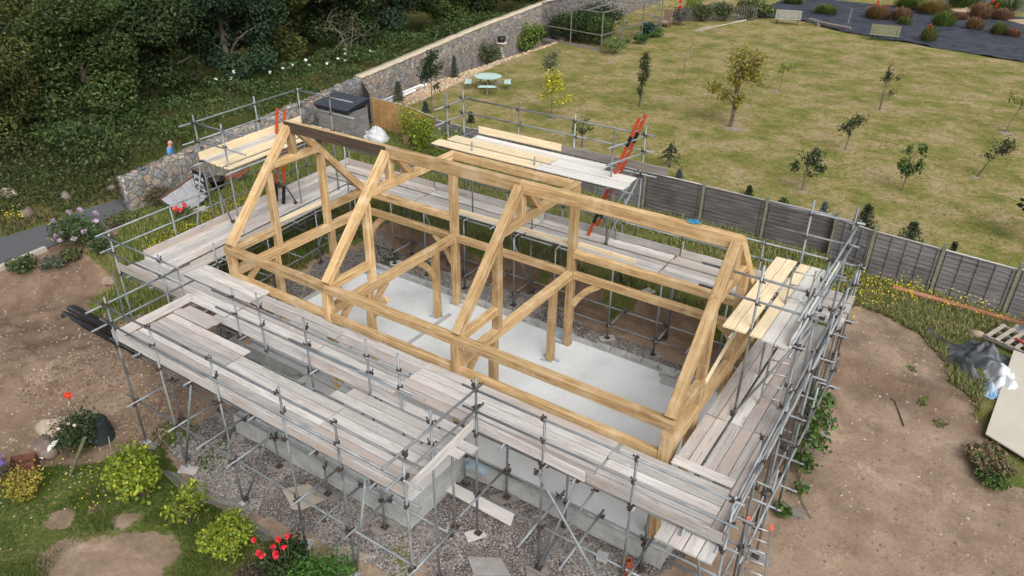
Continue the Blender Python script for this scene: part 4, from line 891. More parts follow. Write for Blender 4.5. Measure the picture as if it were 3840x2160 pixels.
for pl, s in ((((8.8, 70.9), (10.6, 70.2), (12.2, 71.0), (11.0, 72.8), (9.0, 72.6)), "left"), (((13.4, 67.5), (16, 66.0), (17.5, 68.0), (15, 70.5)), "right")):
    c = np.mean(pl, 0); V = [(c[0], c[1], .8)]; 
    for k in range(24):
        a = k*6.283/24; V.append((c[0]+1.6*math.cos(a)*(1+.15*math.sin(3*a)), c[1]+1.3*math.sin(a), .5))
    o = mesh_np("bark_mulch", V, [(0, k+1, (k+1) % 24+1) for k in range(24)], barkm, smooth=True); tag(o, kind="stuff")

# ------------------------------------------------------------------ stone wall
def stone_mat():
    n = N("rubble_stone", .9); v0 = n.map((1, 1, 1.1)); w = n.noise(v0, 3, 3)
    wv = n.n.new("ShaderNodeVectorMath"); wv.operation = 'SCALE'; cmb = n.n.new("ShaderNodeCombineXYZ")
    for k in range(3): n.L(w, cmb.inputs[k])
    n.L(cmb.outputs[0], wv.inputs[0]); wv.inputs[3].default_value = .25; ad = n.n.new("ShaderNodeVectorMath"); n.L(v0, ad.inputs[0]); n.L(wv.outputs[0], ad.inputs[1]); v = ad.outputs[0]
    vo = n.n.new("ShaderNodeTexVoronoi"); vo.inputs["Scale"].default_value = 3.7; n.L(v, vo.inputs[0]); s = n.n.new("ShaderNodeSeparateColor"); n.L(vo.outputs["Color"], s.inputs[0])
    c = n.ramp(s.outputs[0], [(0, (.17, .18, .195)), (.18, (.27, .27, .26)), (.38, (.31, .26, .215)), (.55, (.33, .25, .195)), (.72, (.27, .245, .22)), (.9, (.37, .34, .29))], 'CONSTANT')
    c = n.mix(.6, c, n.ramp(n.noise(v0, 9, 5, .7), [(.3, .35), (.7, 1.25)]), 'MULTIPLY')
    ed = n.vor(v, 3.7, 'DISTANCE_TO_EDGE'); c = n.mix(n.ramp(ed, [(.01, .8), (.05, 0.0)]), c, (.28, .255, .22))
    c = n.mix(n.ramp(n.noise(v0, 22, 3, .7), [(.64, 0.0), (.7, .7)]), c, (.48, .47, .42))
    n.col(c).bump(n.ramp(ed, [(0, 0.0), (.08, 1.0)]), .9, .06); return n.m
STONE = stone_mat(); COPING = conc("lime_coping", (.42, .36, .26), (.52, .45, .33), (.60, .53, .41), 2)
W = thing("stone_wall", "long rubble stone wall with pale coping dividing garden from the wood", "wall", (-12, 19, .2))
ysw = np.arange(3.4, 60.1, .3); topz = lambda y: float(np.interp(y, [3.4, 8, 19.3, 30, 40, 60], [1.22, 1.46, 2.15, 2.45, 2.95, 3.6]))
Vw = []; Fw = []; Vc = []; Fc = []
for i, y in enumerate(ysw):
    x = float(WALLX(y)); tz = topz(y)+float(.09*vnoise(x, y, 2.3, 6)*(2 if y < 17 else .6)); b = -.6; P = [(.27, b), (.27, tz*.25), (.26, tz*.6), (.24, tz-.1), (.17, tz), (-.17, tz+.02), (-.24, tz-.1), (-.27, b)]
    for q, (dx, z) in enumerate(P): Vw.append((x+dx+.03*float(vnoise(y*3, z*3, 1.1, 2))*2, y, z))
    if y > 17:
        for dx, z in ((.27, tz-.03), (.26, tz+.05), (-.26, tz+.05), (-.27, tz-.03)): Vc.append((x+dx+.02*float(vnoise(y, z, 4, 3)), y, z+.02*float(vnoise(y, dx*5, 3, 1))))
n8 = 8
for i in range(len(ysw)-1):
    for q in range(n8-1): Fw.append((i*n8+q, (i+1)*n8+q, (i+1)*n8+q+1, i*n8+q+1))
Fw.append((0, 1, 6, 7)); Fw += [(1, 2, 5, 6), (2, 3, 4, 5)]
nc = len(Vc)//4
for i in range(nc-1):
    for q in range(3): Fc.append((i*4+q, (i+1)*4+q, (i+1)*4+q+1, i*4+q+1))
Fc.append((0, 1, 2, 3))
mesh_np("stonework", Vw, Fw, STONE, W); mesh_np("coping", Vc, Fc, COPING, W)
# rough cap stones along the lower uncoped stretch
for k in range(46):
    y = 3.5+k*.3; x = float(WALLX(y)); z = topz(y)+.03; V, d = ball((x+wob(.08), y, z), (.2, .17, .09), 1); m = MB()
    m.lathe((x+wob(.08), y+wob(.05), z-.07), [(.02, 0), (.17+wob(.05), .02), (.14+wob(.05), .06), (.05, .08)], 6)
    if k < 46: m.build("cap_stone", STONE, W)

# ------------------------------------------------------------------ fences
def fence_mat(name, a, b, c):
    n = N(name, .85); v = n.map((.8, .8, 12)); g = n.noise(v, 1.5, 5, .6); st = n.noise(n.map((1, 1, 1)), 1.1, 4, .6)
    col = n.ramp(g, [(.3, a), (.5, b), (.72, c)]); col = n.mix(n.ramp(st, [(.45, 0.0), (.68, .55)]), col, [x*.6 for x in a]); n.col(col).bump(g, .3, .01); return n.m
F_DK = fence_mat("fence_dark", (.075, .066, .064), (.12, .108, .105), (.17, .158, .155)); F_LT = fence_mat("fence_silver", (.11, .105, .107), (.175, .168, .17), (.26, .25, .25))
F_BR = fence_mat("fence_brown", (.34, .19, .075), (.46, .27, .11), (.54, .34, .15)); F_PO = simple("fence_post", (.23, .235, .17), (.14, .145, .10), 6, .9)
F_BK = fence_mat("fence_black", (.045, .045, .045), (.075, .075, .072), (.11, .11, .105))
def panel(t, p, q, z0, h, mat, flip=False, capm=None, top_drop=0):
    p, q = Vector(p), Vector(q); d = (q-p).normalized(); nrm = Vector((d.y, -d.x, 0)); m = MB(); nb = 10; bh = h/nb*1.16
    for i in range(nb):
        zc = z0+h*(i+.5)/nb; o = nrm*.012; a = p+d*.05; b = q-d*.05
        V = []
        for s, e in ((a, wob(.008)), (b, wob(.008))):
            for dy, dz in ((-.004, -bh/2), (.010, -bh/2), (-.012, bh/2), (-.022, bh/2)): V.append((s.x+nrm.x*(dy+.012), s.y+nrm.y*(dy+.012), zc+dz+e))
        m.add(V, [(0, 1, 2, 3), (7, 6, 5, 4), (0, 4, 5, 1), (1, 5, 6, 2), (2, 6, 7, 3), (3, 7, 4, 0)])
    o = m.build("lap_panel", mat, t); f = MB(); L = (q-p).length
    f.bar(p+d*.05+Vector((0, 0, z0+h+.015)), q-d*.05+Vector((0, 0, z0+h+.015)), .05, .03)
    for k in ((.06, .28, .5, .72, .94) if flip else (.06, .94)):
        c = p+d*L*k+nrm*.03; f.bar(c+Vector((0, 0, z0)), c+Vector((0, 0, z0+h)), .035, .03)
    f.build("panel_frame", mat, t); f = MB(); f.bar(p+d*.05+Vector((0, 0, z0+h+.04)), q-d*.05+Vector((0, 0, z0+h+.04)), .055, .018); f.build("capping", GREYWOOD if mat is F_BK else BOARD, t)
def fpost(t, p, z0, h, mat=F_PO, w=.09): m = MB(); m.box((p[0], p[1], z0+h/2-.1), (w, w, h+.2), .1); m.build("fence_post", mat, t)
def fence(label, pts, n, z0, h, mats, flips, ph=1.56, capm=None, pm=F_PO):
    t = thing("fence", label, "fence", (pts[0][0], pts[0][1], z0)); P = []
    for i in range(len(pts)-1):
        for k in range(n[i]): P.append(Vector((*pts[i], 0)).lerp(Vector((*pts[i+1], 0)), k/n[i]))
    P.append(Vector((*pts[-1], 0)))
    for i in range(len(P)-1):
        zz = z0+wob(.03); panel(t, P[i], P[i+1], zz, h, mats[i % len(mats)] if len(mats) != len(P)-1 else mats[i], flips[i] if len(flips) == len(P)-1 else flips[0], capm)
    for p in P: fpost(t, p, z0, ph, pm)
    return t
fence("dark grey larch-lap fence behind the rear scaffold", [(-4.9, 14.45), (5.3, 13.92), (12.0, 13.8)], [5, 3], .36, 1.40, [F_LT, F_LT, F_DK, F_LT, F_LT, F_DK, F_DK, F_DK], [True]*5+[False]*3)
fence("silvery lap fence with slanting posts beside the soil yard", [(12.05, 13.62), (13.25, 13.28), (17.1, 12.9), (21.0, 12.45)], [1, 2, 2], .36, 1.42, [F_LT], [True], ph=1.66)
fence("newer golden-brown lap fence panels by the bamboo", [(-9.6, 15.38), (-7.4, 15.22), (-4.95, 14.5)], [1, 1], .38, 1.42, [F_BR], [True], capm=None)
fence("blackened lap fence running from the stone wall behind the shed", [(-12.4, 17.6), (-9.65, 15.42)], [2], .4, 1.45, [F_BK], [True], pm=F_BK)
t = thing("garden_fence", "distant grey board fence behind the membrane bed", "fence", (5, 76, .4))
for k in range(14): m = MB(); m.box((-8+k*2.6, 75.6-.12*k, 1.4), (2.56, .05, 2.0)); m.build("board_panel", F_LT, t); 
t = thing("picket_fence", "old brown picket fence behind the wicker chair", "fence", (-7, 51.5, .4))
for k in range(34):
    m = MB(); m.box((-9.0+k*.16, 50.6+k*.14, .95+wob(.05)), (.09, .03, 1.15), .7); m.build("picket", F_DK, t)
m = MB(); m.bar((-9.05, 50.62, .7), (-3.6, 55.4, .7), .03, .08); m.bar((-9.05, 50.62, 1.3), (-3.6, 55.4, 1.3), .03, .08); m.build("rail", F_DK, t)

# ------------------------------------------------------------------ garden objects
# shed
t = thing("shed", "small grey timber shed with black corrugated roof against the fence", "shed", (-9.4, 13.3, .3)); m = MB(); sz = .32
x0, x1, y0, y1 = -10.45, -8.5, 12.8, 13.95
def quadwall(m, a, b, za, zb, z0=sz, th=.03): 
    a, b = Vector(a), Vector(b); d = (b-a).normalized(); nn = Vector((d.y, -d.x, 0))*th; V = [a+Vector((0, 0, z0)), b+Vector((0, 0, z0)), b+Vector((0, 0, zb)), a+Vector((0, 0, za))]
    V += [p+nn for p in V]; m.add(V, [(0, 1, 2, 3), (7, 6, 5, 4), (0, 4, 5, 1), (1, 5, 6, 2), (2, 6, 7, 3), (3, 7, 4, 0)])
quadwall(m, (x0, y0, 0), (x1, y0, 0), 1.88, 1.88); quadwall(m, (x1, y1, 0), (x0, y1, 0), 2.08, 2.08); quadwall(m, (x0, y1, 0), (x0, y0, 0), 2.08, 1.88)
m.build("wall", GREYWOOD, t); m = MB()
for k in range(11): zz = sz+.14*k; m.bar((x1+.02, y0, zz+.07), (x1+.02, y1, zz+.07), .03-.001*k, .15)
m.build("side_wall", F_LT, t); m = MB()
for k in range(2): m.box((x0+.5+k*.82, y0-.035, sz+.78), (.74, .03, 1.45))
m.build("door", GREYWOOD, t); m = MB()
V = []; F = []; nn = 36
for k in range(nn+1):
    x = x0-.12+(x1-x0+.24)*k/nn; z = .035*math.cos(k*math.pi)
    V += [(x, y0-.16, 1.96+z), (x, y1+.12, 2.22+z)]
for k in range(nn): F.append((2*k, 2*k+2, 2*k+3, 2*k+1))
V += [(x0-.12, y0-.16, 1.9), (x1+.12, y0-.16, 1.9), (x1+.12, y1+.12, 2.16), (x0-.12, y1+.12, 2.16)]; F.append((74, 77, 76, 75))
mesh_np("roof", V, F, simple("corrugated_black", (.06, .068, .085), (.04, .045, .056), 6, .45), t)
m = MB(); m.bar((x1+.06, y0-.13, 1.88), (x1+.06, y1+.1, 2.12), .03, .1); m.bar((x0, y0-.12, 1.86), (x1, y0-.12, 1.86), .03, .08); m.build("fascia", BLACKP, t)
m = MB(); m.box((-9.46, 13.38, .25), (1.96, 1.17, .3)); m.build("brick_base", simple("red_brick", (.36, .12, .06), (.25, .09, .05), 9), t)

# bundles, sacks and sheeting
def crumple(name, c, d, mat, label, cat, amp=.12, seed=1, nrm=18, col2=None, flat=.0):
    V = []; F = []; n1, n2 = nrm, nrm*2; sd = seed*7.3
    for i in range(n1+1):
        th = math.pi*i/n1*.5 if flat else math.pi*.52*i/n1
        for k in range(n2):
            a = 2*math.pi*k/n2; w = Vector((math.sin(th)*math.cos(a), math.sin(th)*math.sin(a), math.cos(th)))
            r = 1+amp*3*float(vnoise(w.x*2+sd, w.y*2+w.z*2, 1.6, 1))+amp*2.2*abs(float(vnoise(w.x*4+sd, w.y*4-w.z*3, 1.7, 3)))
            V.append((c[0]+w.x*d[0]*r, c[1]+w.y*d[1]*r, c[2]+max(0, w.z)*d[2]*r))
    for i in range(n1):
        for k in range(n2): F.append((i*n2+k, (i+1)*n2+k, (i+1)*n2+(k+1) % n2, i*n2+(k+1) % n2))
    o = mesh_np(name, V, F, mat, smooth=False, loc=c); return tag(o, label, cat)
WHITEP = simple("white_plastic", (.62, .64, .66), (.45, .47, .50), 3, .5); POLY = simple("clear_polythene", (.42, .44, .45), (.28, .30, .31), 3, .35)
crumple("rubble_sack", (-8.0, 13.9, .35), (.62, .45, .6), WHITEP, "crumpled white plastic sheeting heap beside the brown fence", "plastic sheeting", seed=2)
m = MB(); m.lathe((-6.6, 14.3, .36), [(.14, 0), (.2, .4), (.18, .4), (.13, .05)], 4); tag(m.build("planter", simple("tan_pot", (.30, .22, .15), None, 4), loc=(-6.6, 14.3, .36)), "square tan pot standing below the brown fence panel", "pot")
# bamboo and greenery at the fence
def bamboo(x, y, h, r, n, tone, label):
    t = thing("bamboo", label, "bamboo", (x, y, .34)); m = MB(); L = Leafer()
    for i in range(16):
        a = i*2.4; b = (x+math.cos(a)*r*.35, y+math.sin(a)*r*.35, .34); e = (x+math.cos(a)*r*.9, y+math.sin(a)*r*.9, .34+h*(.75+.25*random.random())); limb(m, b, e, .012, .004, .05, 5)
        tt = rng.random(n//16)**.8; L.put(np.array(b)[None]*(1-tt[:, None])+np.array(e)[None]*tt[:, None]+rng.normal(size=(len(tt), 3))*.13, .15, tone, .35, .1, .3, (.34, .38, .05), .3)
    m.build("cane", simple("cane", (.30, .30, .06), None, 5), t); L.build("foliage", t)
bamboo(-5.35, 13.95, 1.75, .42, 2000, (.17, .24, .035), "tall bright yellow-green bamboo clump in front of the brown fence"); bamboo(-6.8, 14.6, 1.8, .35, 700, (.25, .28, .05), "thin yellow bamboo against the fence post")
bamboo(-3.7, 13.6, 1.5, .8, 1300, (.13, .20, .04), "arching bamboo right of the brown fence end")
# white pipes by the wall
m = MB(); m.tube([(-11.7, 17.9, .5), (-12.25, 22.6, .52)], .07, 10); m.tube([(-11.5, 18.0, .5), (-11.95, 21.3, .52)], .07, 10); m.tube([(-11.6, 17.6, .62), (-12.1, 22.0, .64)], .06, 10)
tag(m.build("plastic_pipe", simple("white_pvc", (.72, .73, .74), (.62, .63, .64), 3, .4), smooth=True, loc=(-11.9, 20, .5)), "bundle of white plastic pipes lying along the stone wall", "pipes")
# round picnic table
MINT = simple("mint_paint", (.47, .62, .58), (.38, .53, .49), 5, .7)
px, py, pz = -9.05, 24.2, .4; t = thing("picnic_table", "round mint-green slatted picnic table with attached benches on the lawn", "picnic table", (px, py, pz)); m = MB()
for k in range(13):
    x = -.66+k*.11; L_ = math.sqrt(max(.02, .74**2-x*x)); m.box((px+x, py, pz+.74), (.098, 2*L_, .03))
m.build("tabletop", MINT, t)
for k in range(4):
    a = k*math.pi/2+.58; c = (px+math.cos(a)*1.15, py+math.sin(a)*1.15); m = MB()
    for j in range(3): rr = .98+.125*j; m.box((px+math.cos(a)*rr, py+math.sin(a)*rr, pz+.44), (.115, .85+.08*j, .035), a)
    m.build("bench_seat", MINT, t); m = MB()
    m.bar((px+math.cos(a)*.2, py+math.sin(a)*.2, pz+.38), (px+math.cos(a)*1.25, py+math.sin(a)*1.25, pz+.38), .06, .08)
    m.bar((px+math.cos(a)*.35, py+math.sin(a)*.35, pz+.7), (px+math.cos(a)*.6, py+math.sin(a)*.6, pz), .05, .08)
    m.bar((px+math.cos(a)*1.15, py+math.sin(a)*1.15, pz+.4), (px+math.cos(a)*1.15, py+math.sin(a)*1.15, pz), .05, .08); m.build("leg", GREYWOOD, t)
# bird bath
t = thing("bird_bath", "pale stone pedestal with a black tub on top by the wall", "bird bath", (-13.0, 31.3, .4)); m = MB(); m.lathe((-13.0, 31.3, .4), [(.22, 0), (.22, .08), (.1, .16), (.09, .75), (.2, .85), (.38, .9), (.38, .97), (0, .97)], 14); m.build("pedestal", KERB, t, smooth=True)
m = MB(); m.lathe((-13.0, 31.3, 1.37), [(0, 0), (.23, .0), (.28, .34), (.25, .34), (.2, .05), (0, .05)], 14); m.build("tub", BLACKP, t, smooth=True)
# fruit cage
t = thing("fruit_cage", "netted fruit cage with a silver tube frame at the end of the wall", "fruit cage", (-11, 42, .4))
ca, cb, cc_, cd = (-13.9, 37.8), (-8.55, 36.9), (-8.2, 46.0), (-13.7, 46.4)
def lp(a, b, f): return (a[0]+(b[0]-a[0])*f, a[1]+(b[1]-a[1])*f)
ZT2 = 2.92
for p in (ca, lp(ca, cb, .5), cb, lp(cb, cc_, .33), lp(cb, cc_, .66), cc_, cd): rod("post", (*p, .35), (*p, ZT2), rect(.07, .07, .005), F_LT, t)
for a, b in ((ca, cb), (cb, cc_), (cc_, cd), (cd, ca)):
    rod("rail", (*a, ZT2), (*b, ZT2), rect(.07, .07, .005), F_LT, t)
    rod("rail", (*a, 1.45), (*b, 1.45), rect(.06, .06, .005), F_LT if a == cb else GREYWOOD, t)
for f in (.25, .5, .75): rod("roof_rail", (*lp(ca, cb, f), ZT2+.03), (*lp(cd, cc_, f), ZT2+.03), rect(.06, .06, .005), F_LT, t)
for f in (.5,): rod("roof_rail", (*lp(ca, cd, f), ZT2+.06), (*lp(cb, cc_, f), ZT2+.06), rect(.06, .06, .005), F_LT, t)
rod("brace", (*lp(cb, cc_, .8), 1.45), (*lp(cb, cc_, .98), ZT2), rect(.05, .05, .005), F_LT, t); rod("brace", (*lp(cb, cc_, .98), 1.4), (*lp(cb, cc_, .8), .5), rect(.05, .05, .005), F_LT, t)
rod("kickboard", (*lp(ca, cb, 0), .47), (*lp(ca, cb, 1), .47), rect(.05, .2, .005), GREYWOOD, t)
net = MB()
for a, b in ((ca, cb), (cb, cc_), (cd, ca)):
    L_ = math.dist(a, b)
    for k in range(int(L_/.16)): f = k*.16/L_; p = lp(a, b, f); net.bar((*p, .45), (*p, ZT2), .006, .006)
    for k in range(13): z = .5+k*.165; net.bar((*a, z), (*b, z), .006, .006, up=(0, 0, 1))
net.build("netting", BLACKP, t)
# wicker chair
WK = simple("wicker", (.26, .17, .125), (.17, .11, .08), 14, .8); wx_, wy_ = -8.6, 48.0; t = thing("armchair", "brown wicker garden armchair beside the picket fence", "armchair", (wx_, wy_, .4)); m = MB()
m.box((wx_, wy_, .72), (.7, .65, .12)); m.build("seat", WK, t); m = MB(); m.box((wx_+.0, wy_+.33, 1.2), (.68, .1, .95)); m.build("backrest", WK, t)
for s in (-1, 1): m = MB(); m.box((wx_+s*.38, wy_, .95), (.1, .65, .36)); m.build("armrest", WK, t)
for sx in (-1, 1):
    for sy in (-1, 1): m = MB(); m.box((wx_+sx*.32, wy_+sy*.28, .53), (.07, .07, .3)); m.build("leg", WK, t)
m = MB(); m.box((wx_, wy_-.02, .8), (.55, .55, .06)); m.build("cushion", simple("cushion", (.42, .36, .3), None, 4), t)
# benches
SLATW = simple("bleached_slats", (.40, .39, .32), (.28, .28, .22), 6, .85); SLATG = simple("mossy_slats", (.27, .27, .15), (.19, .19, .11), 6, .85)
def bench(x, y, a, mat, label, top):
    t = thing("park_bench", label, "bench", (x, y, .4), "slatted benches by the membrane"); ux, uy = math.cos(a), math.sin(a); vx, vy = -uy, ux; W_ = 1.0
    def pt(u, v, z): return (x+ux*u+vx*v, y+uy*u+vy*v, .4+z)
    m = MB()
    for k in range(6): m.bar(pt(-W_, -.3+.085*k, .43-.0*k), pt(W_, -.3+.085*k, .43), .07, .025)
    m.build("seat", mat, t); m = MB()
    for k in range(9): m.bar(pt(-W_, .2+.03*k, .5+.065*k), pt(W_, .2+.03*k, .5+.065*k), .025, .05)
    m.build("backrest", mat, t)
    for s in (-.8, .8):
        m = MB(); m.bar(pt(s, -.25, .42), pt(s, -.3, 0), .04, .04); m.build("leg", BLACKP, t); m = MB(); m.bar(pt(s, .45, 1.0), pt(s, .15, .4), .04, .04); m.bar(pt(s, .15, .42), pt(s, .3, 0), .04, .04); m.build("leg", BLACKP, t)
bench(-1.05, 55.1, .22, SLATW, "pale slatted bench at the top left of the lawn", 1); bench(6.7, 52.8, .1, SLATG, "mossy green-tinged slatted bench in front of the membrane", 1)
t = thing("log_bench", "rough grey split-log bench between the two slatted benches", "bench", (2, 55.4, .4)); rod("seat", (.4, 56.2, .82), (3.9, 54.7, .72), rect(.28, .16, .04), GREYWOOD, t, seg=4, bow=-.05)
for p in ((1.3, 55.8), (3.7, 54.8)): m = MB(); m.box((p[0], p[1], .55), (.3, .22, .36), .3); m.build("leg", GREYWOOD, t)
m = MB(); 
for j in range(4):
    pts = []
    for i in range(26): f = i/25; pts.append((-5.9+1.8*f+.25*math.sin(f*9+j*1.3)*(1-f), 47.6+8.2*f+.3*math.sin(f*7+j*2)*(1-.7*f), .44+.01*j))
    m.tube(pts, .022, 5)
tag(m.build("hose", simple("pale_hose", (.50, .48, .42), (.4, .38, .33), 4), loc=(-5, 51, .4)), "tangled pale garden hose lying at the top of the lawn", "hose")
m = MB(); m.bar((3.0, 58.4, .4), (3.05, 58.4, 1.6), .08, .08); tag(m.build("marker_post", GREYWOOD, loc=(3, 58.4, .4)), "lone wooden post standing in the membrane", "post")
# green and white bags inside the cage
m = crumple("compost_bag", (-8.5, 44.2, .5), (.35, .3, .75), simple("green_bag", (.06, .42, .16), None, 3, .5), "green plastic bag propped in the fruit cage", "bag", seed=5, nrm=8)
# stone rings at tree feet
GRV = simple("pale_chippings", (.33, .29, .24), (.17, .15, .12), 14, .9, bump=.6)
for x, y, r, s in ((4.8, 25.3, .55, "the largest lawn tree"), (10.2, 32.9, .3, "the sparse dark sapling"), (15.9, 32.4, .4, "the yellow-green tree at the right"), (-3.2, 21.3, .25, "the yellow sapling"), (4.5, 33.5, .3, "the thin light green sapling"), (-6.5, 34.6, .35, "the stump near the cage"), (15.3, 24.8, .25, "the leaning dark tree"), (9.75, 19.0, .25, "the broad-leaved young tree"), (10.07, 25.1, .2, "the vase-shaped tree"), (-6.2, 26.0, .35, "the willowy tree")):
    V = [(x, y, .43)]+[(x+math.cos(k*.3927)*r*(.75+wob(.35)), y+math.sin(k*.3927)*r*(.75+wob(.35)), .402) for k in range(16)]
    tag(mesh_np("stone_mulch", V, [(0, k+1, (k+1) % 16+1) for k in range(16)], GRV, smooth=True, loc=(x, y, .4)), "patch of pale chippings around the foot of "+s, "stone mulch", "chipping rings under the trees")

# leaning boards, board sign, pot and pieces at the wall end
t = thing("lean_to_roof", "weathered grey plank panel leaning beside the end of the stone wall", "plank panel", (-8.9, 4.6, .4)); 
P0, P1, P2, P3 = Vector((-8.96, 3.62, .75)), Vector((-8.02, 3.85, .3)), Vector((-8.22, 5.05, .62)), Vector((-9.22, 5.23, 1.05))
m = MB()
for k in range(14):
    f0, f1 = k/14+.003, (k+1)/14-.003; a0, a1 = P0.lerp(P3, f0), P0.lerp(P3, f1); b0, b1 = P1.lerp(P2, f0), P1.lerp(P2, f1); e = wob(.01); up = Vector((0, 0, .022+e))
    m.add([a0, a1, b1+Vector((wob(.04), 0, 0)), b0, a0+up, a1+up, b1+up, b0+up], [(0, 1, 2, 3), (7, 6, 5, 4), (0, 4, 5, 1), (1, 5, 6, 2), (2, 6, 7, 3), (3, 7, 4, 0)])
m.build("planking", wood_mat("silver_planks", (.20, .20, .21), (.31, .31, .325), (.42, .42, .44), stain=(.12, .11, .1), tint=.1), t)
m = MB(); m.bar(P0+Vector((-.03, 0, .02)), P3+Vector((-.03, 0, .02)), .05, .1); m.bar(P3, P2, .05, .08); m.build("edge_strip", simple("rust_strip", (.17, .08, .06), None, 6), t)
m = MB(); m.bar(P1+Vector((0, 0, -.02)), (-7.65, 4.5, .42), .03, .3); m.build("skirt_board", KERB, t)
# sign board with writing
SG0, SG1 = Vector((-8.80, 4.95, .78)), Vector((-7.92, 4.83, .76)); t = thing("sign_board", "black rounded sign board with white lettering tied to a scaffold tube", "sign", (-8.4, 4.9, .7)); sx = (SG1-SG0).normalized(); sn = Vector((sx.y, -sx.x, 0)).normalized(); su = Vector((0, 0, 1)); Wd = (SG1-SG0).length; Hh = .80
m = MB(); ring = []
for k in range(32):
    a = 2*math.pi*k/32; c, s_ = math.cos(a), math.sin(a); u = math.copysign(abs(c)**.25, c)*Wd/2; v = math.copysign(abs(s_)**.25, s_)*Hh/2; ring.append((u, v))
cen = (SG0+SG1)/2+su*Hh/2; V = [cen+sx*u+su*v for u, v in ring]+[cen+sx*u+su*v-sn*.02 for u, v in ring]; m.add(V, [tuple(range(32)), tuple(reversed(range(32, 64)))]+[(k, 32+k, 32+(k+1) % 32, (k+1) % 32) for k in range(32)]); m.build("panel", simple("sign_black", (.012, .012, .013), None, 3, .4), t)
WHITE = simple("white_lettering", (.8, .8, .8), (.78, .78, .78), 2, .6)
def letters(name, txt, cu, cv, size, par, parent_loc, font_scale=(1, 1), shear=0):
    cu_ = bpy.data.curves.new(name, 'FONT'); cu_.body = txt; cu_.size = size; cu_.align_x = 'LEFT'; cu_.extrude = .002; cu_.offset = size*.012; cu_.shear = shear
    o = bpy.data.objects.new(name, cu_); COL.objects.link(o); dg = bpy.context.evaluated_depsgraph_get(); me = bpy.data.meshes.new_from_object(o.evaluated_get(dg)); bpy.data.objects.remove(o)
    me.materials.clear(); me.materials.append(WHITE); q = bpy.data.objects.new(name, me); COL.objects.link(q); q.parent = par; p = cen+sx*cu+su*cv+sn*.006-Vector(parent_loc)
    q.matrix_local = Matrix(((sx.x*font_scale[0], su.x, sn.x, p.x), (sx.y*font_scale[0], su.y, sn.y, p.y), (sx.z*font_scale[0], su.z, sn.z, p.z), (0, 0, 0, 1)))
sn = -sn if sn.y > 0 else sn
letters("lettering", "prime", -.36, .10, .30, t, t.location, (.98, 1)); letters("lettering", "Scaffolding", -.32, -.09, .15, t, t.location, (.86, 1), .3); letters("phone_number", "07781 143000", -.27, -.3, .115, t, t.location, (.88, 1))
m = MB(); m.bar(cen-sx*.33-su*.22+sn*.007, cen-sx*.33-su*.02+sn*.007, .03, .004); m.bar(cen-sx*.27-su*.115+sn*.007, cen+sx*.36-su*.145+sn*.007, .004, .012); m.build("rule", WHITE, t)
m = MB(); m.lathe((-9.1, 6.1, gz(-9.1, 6.1)), [(.2, 0), (.3, .42), (.33, .42), (.33, .47), (.28, .47), (.2, .1), (0, .1)], 16); t = thing("plant_pot", "large black plant pot beside the sign board", "pot", (-9.1, 6.1, .3)); m.build("pot", BLACKP, t, smooth=True); m = MB()
for k in range(9): limb(m, (-9.1, 6.1, .6), (-9.1+wob(.45), 6.1+wob(.45), 1.5+wob(.2)), .012, .004)
m.build("dead_stem", BARK, t)
m = MB(); m.bar((-10.0, 6.3, .4), (-9.0, 7.3, .62), .35, .08); m.bar((-9.1, 7.0, .5), (-8.8, 7.4, .9), .3, .08); tag(m.build("rusty_trough", simple("rusty_red", (.28, .09, .06), (.18, .06, .045), 8), loc=(-9.4, 6.9, .4)), "broken rust-red metal trough near the stone wall", "trough")
m = MB(); m.bar((-10.3, 5.35, -.1), (-10.45, 5.5, 1.25), .1, .03); tag(m.build("plank_prop", GREYWOOD, loc=(-10.3, 5.4, 0)), "narrow grey plank propped upright against the stone wall", "plank")
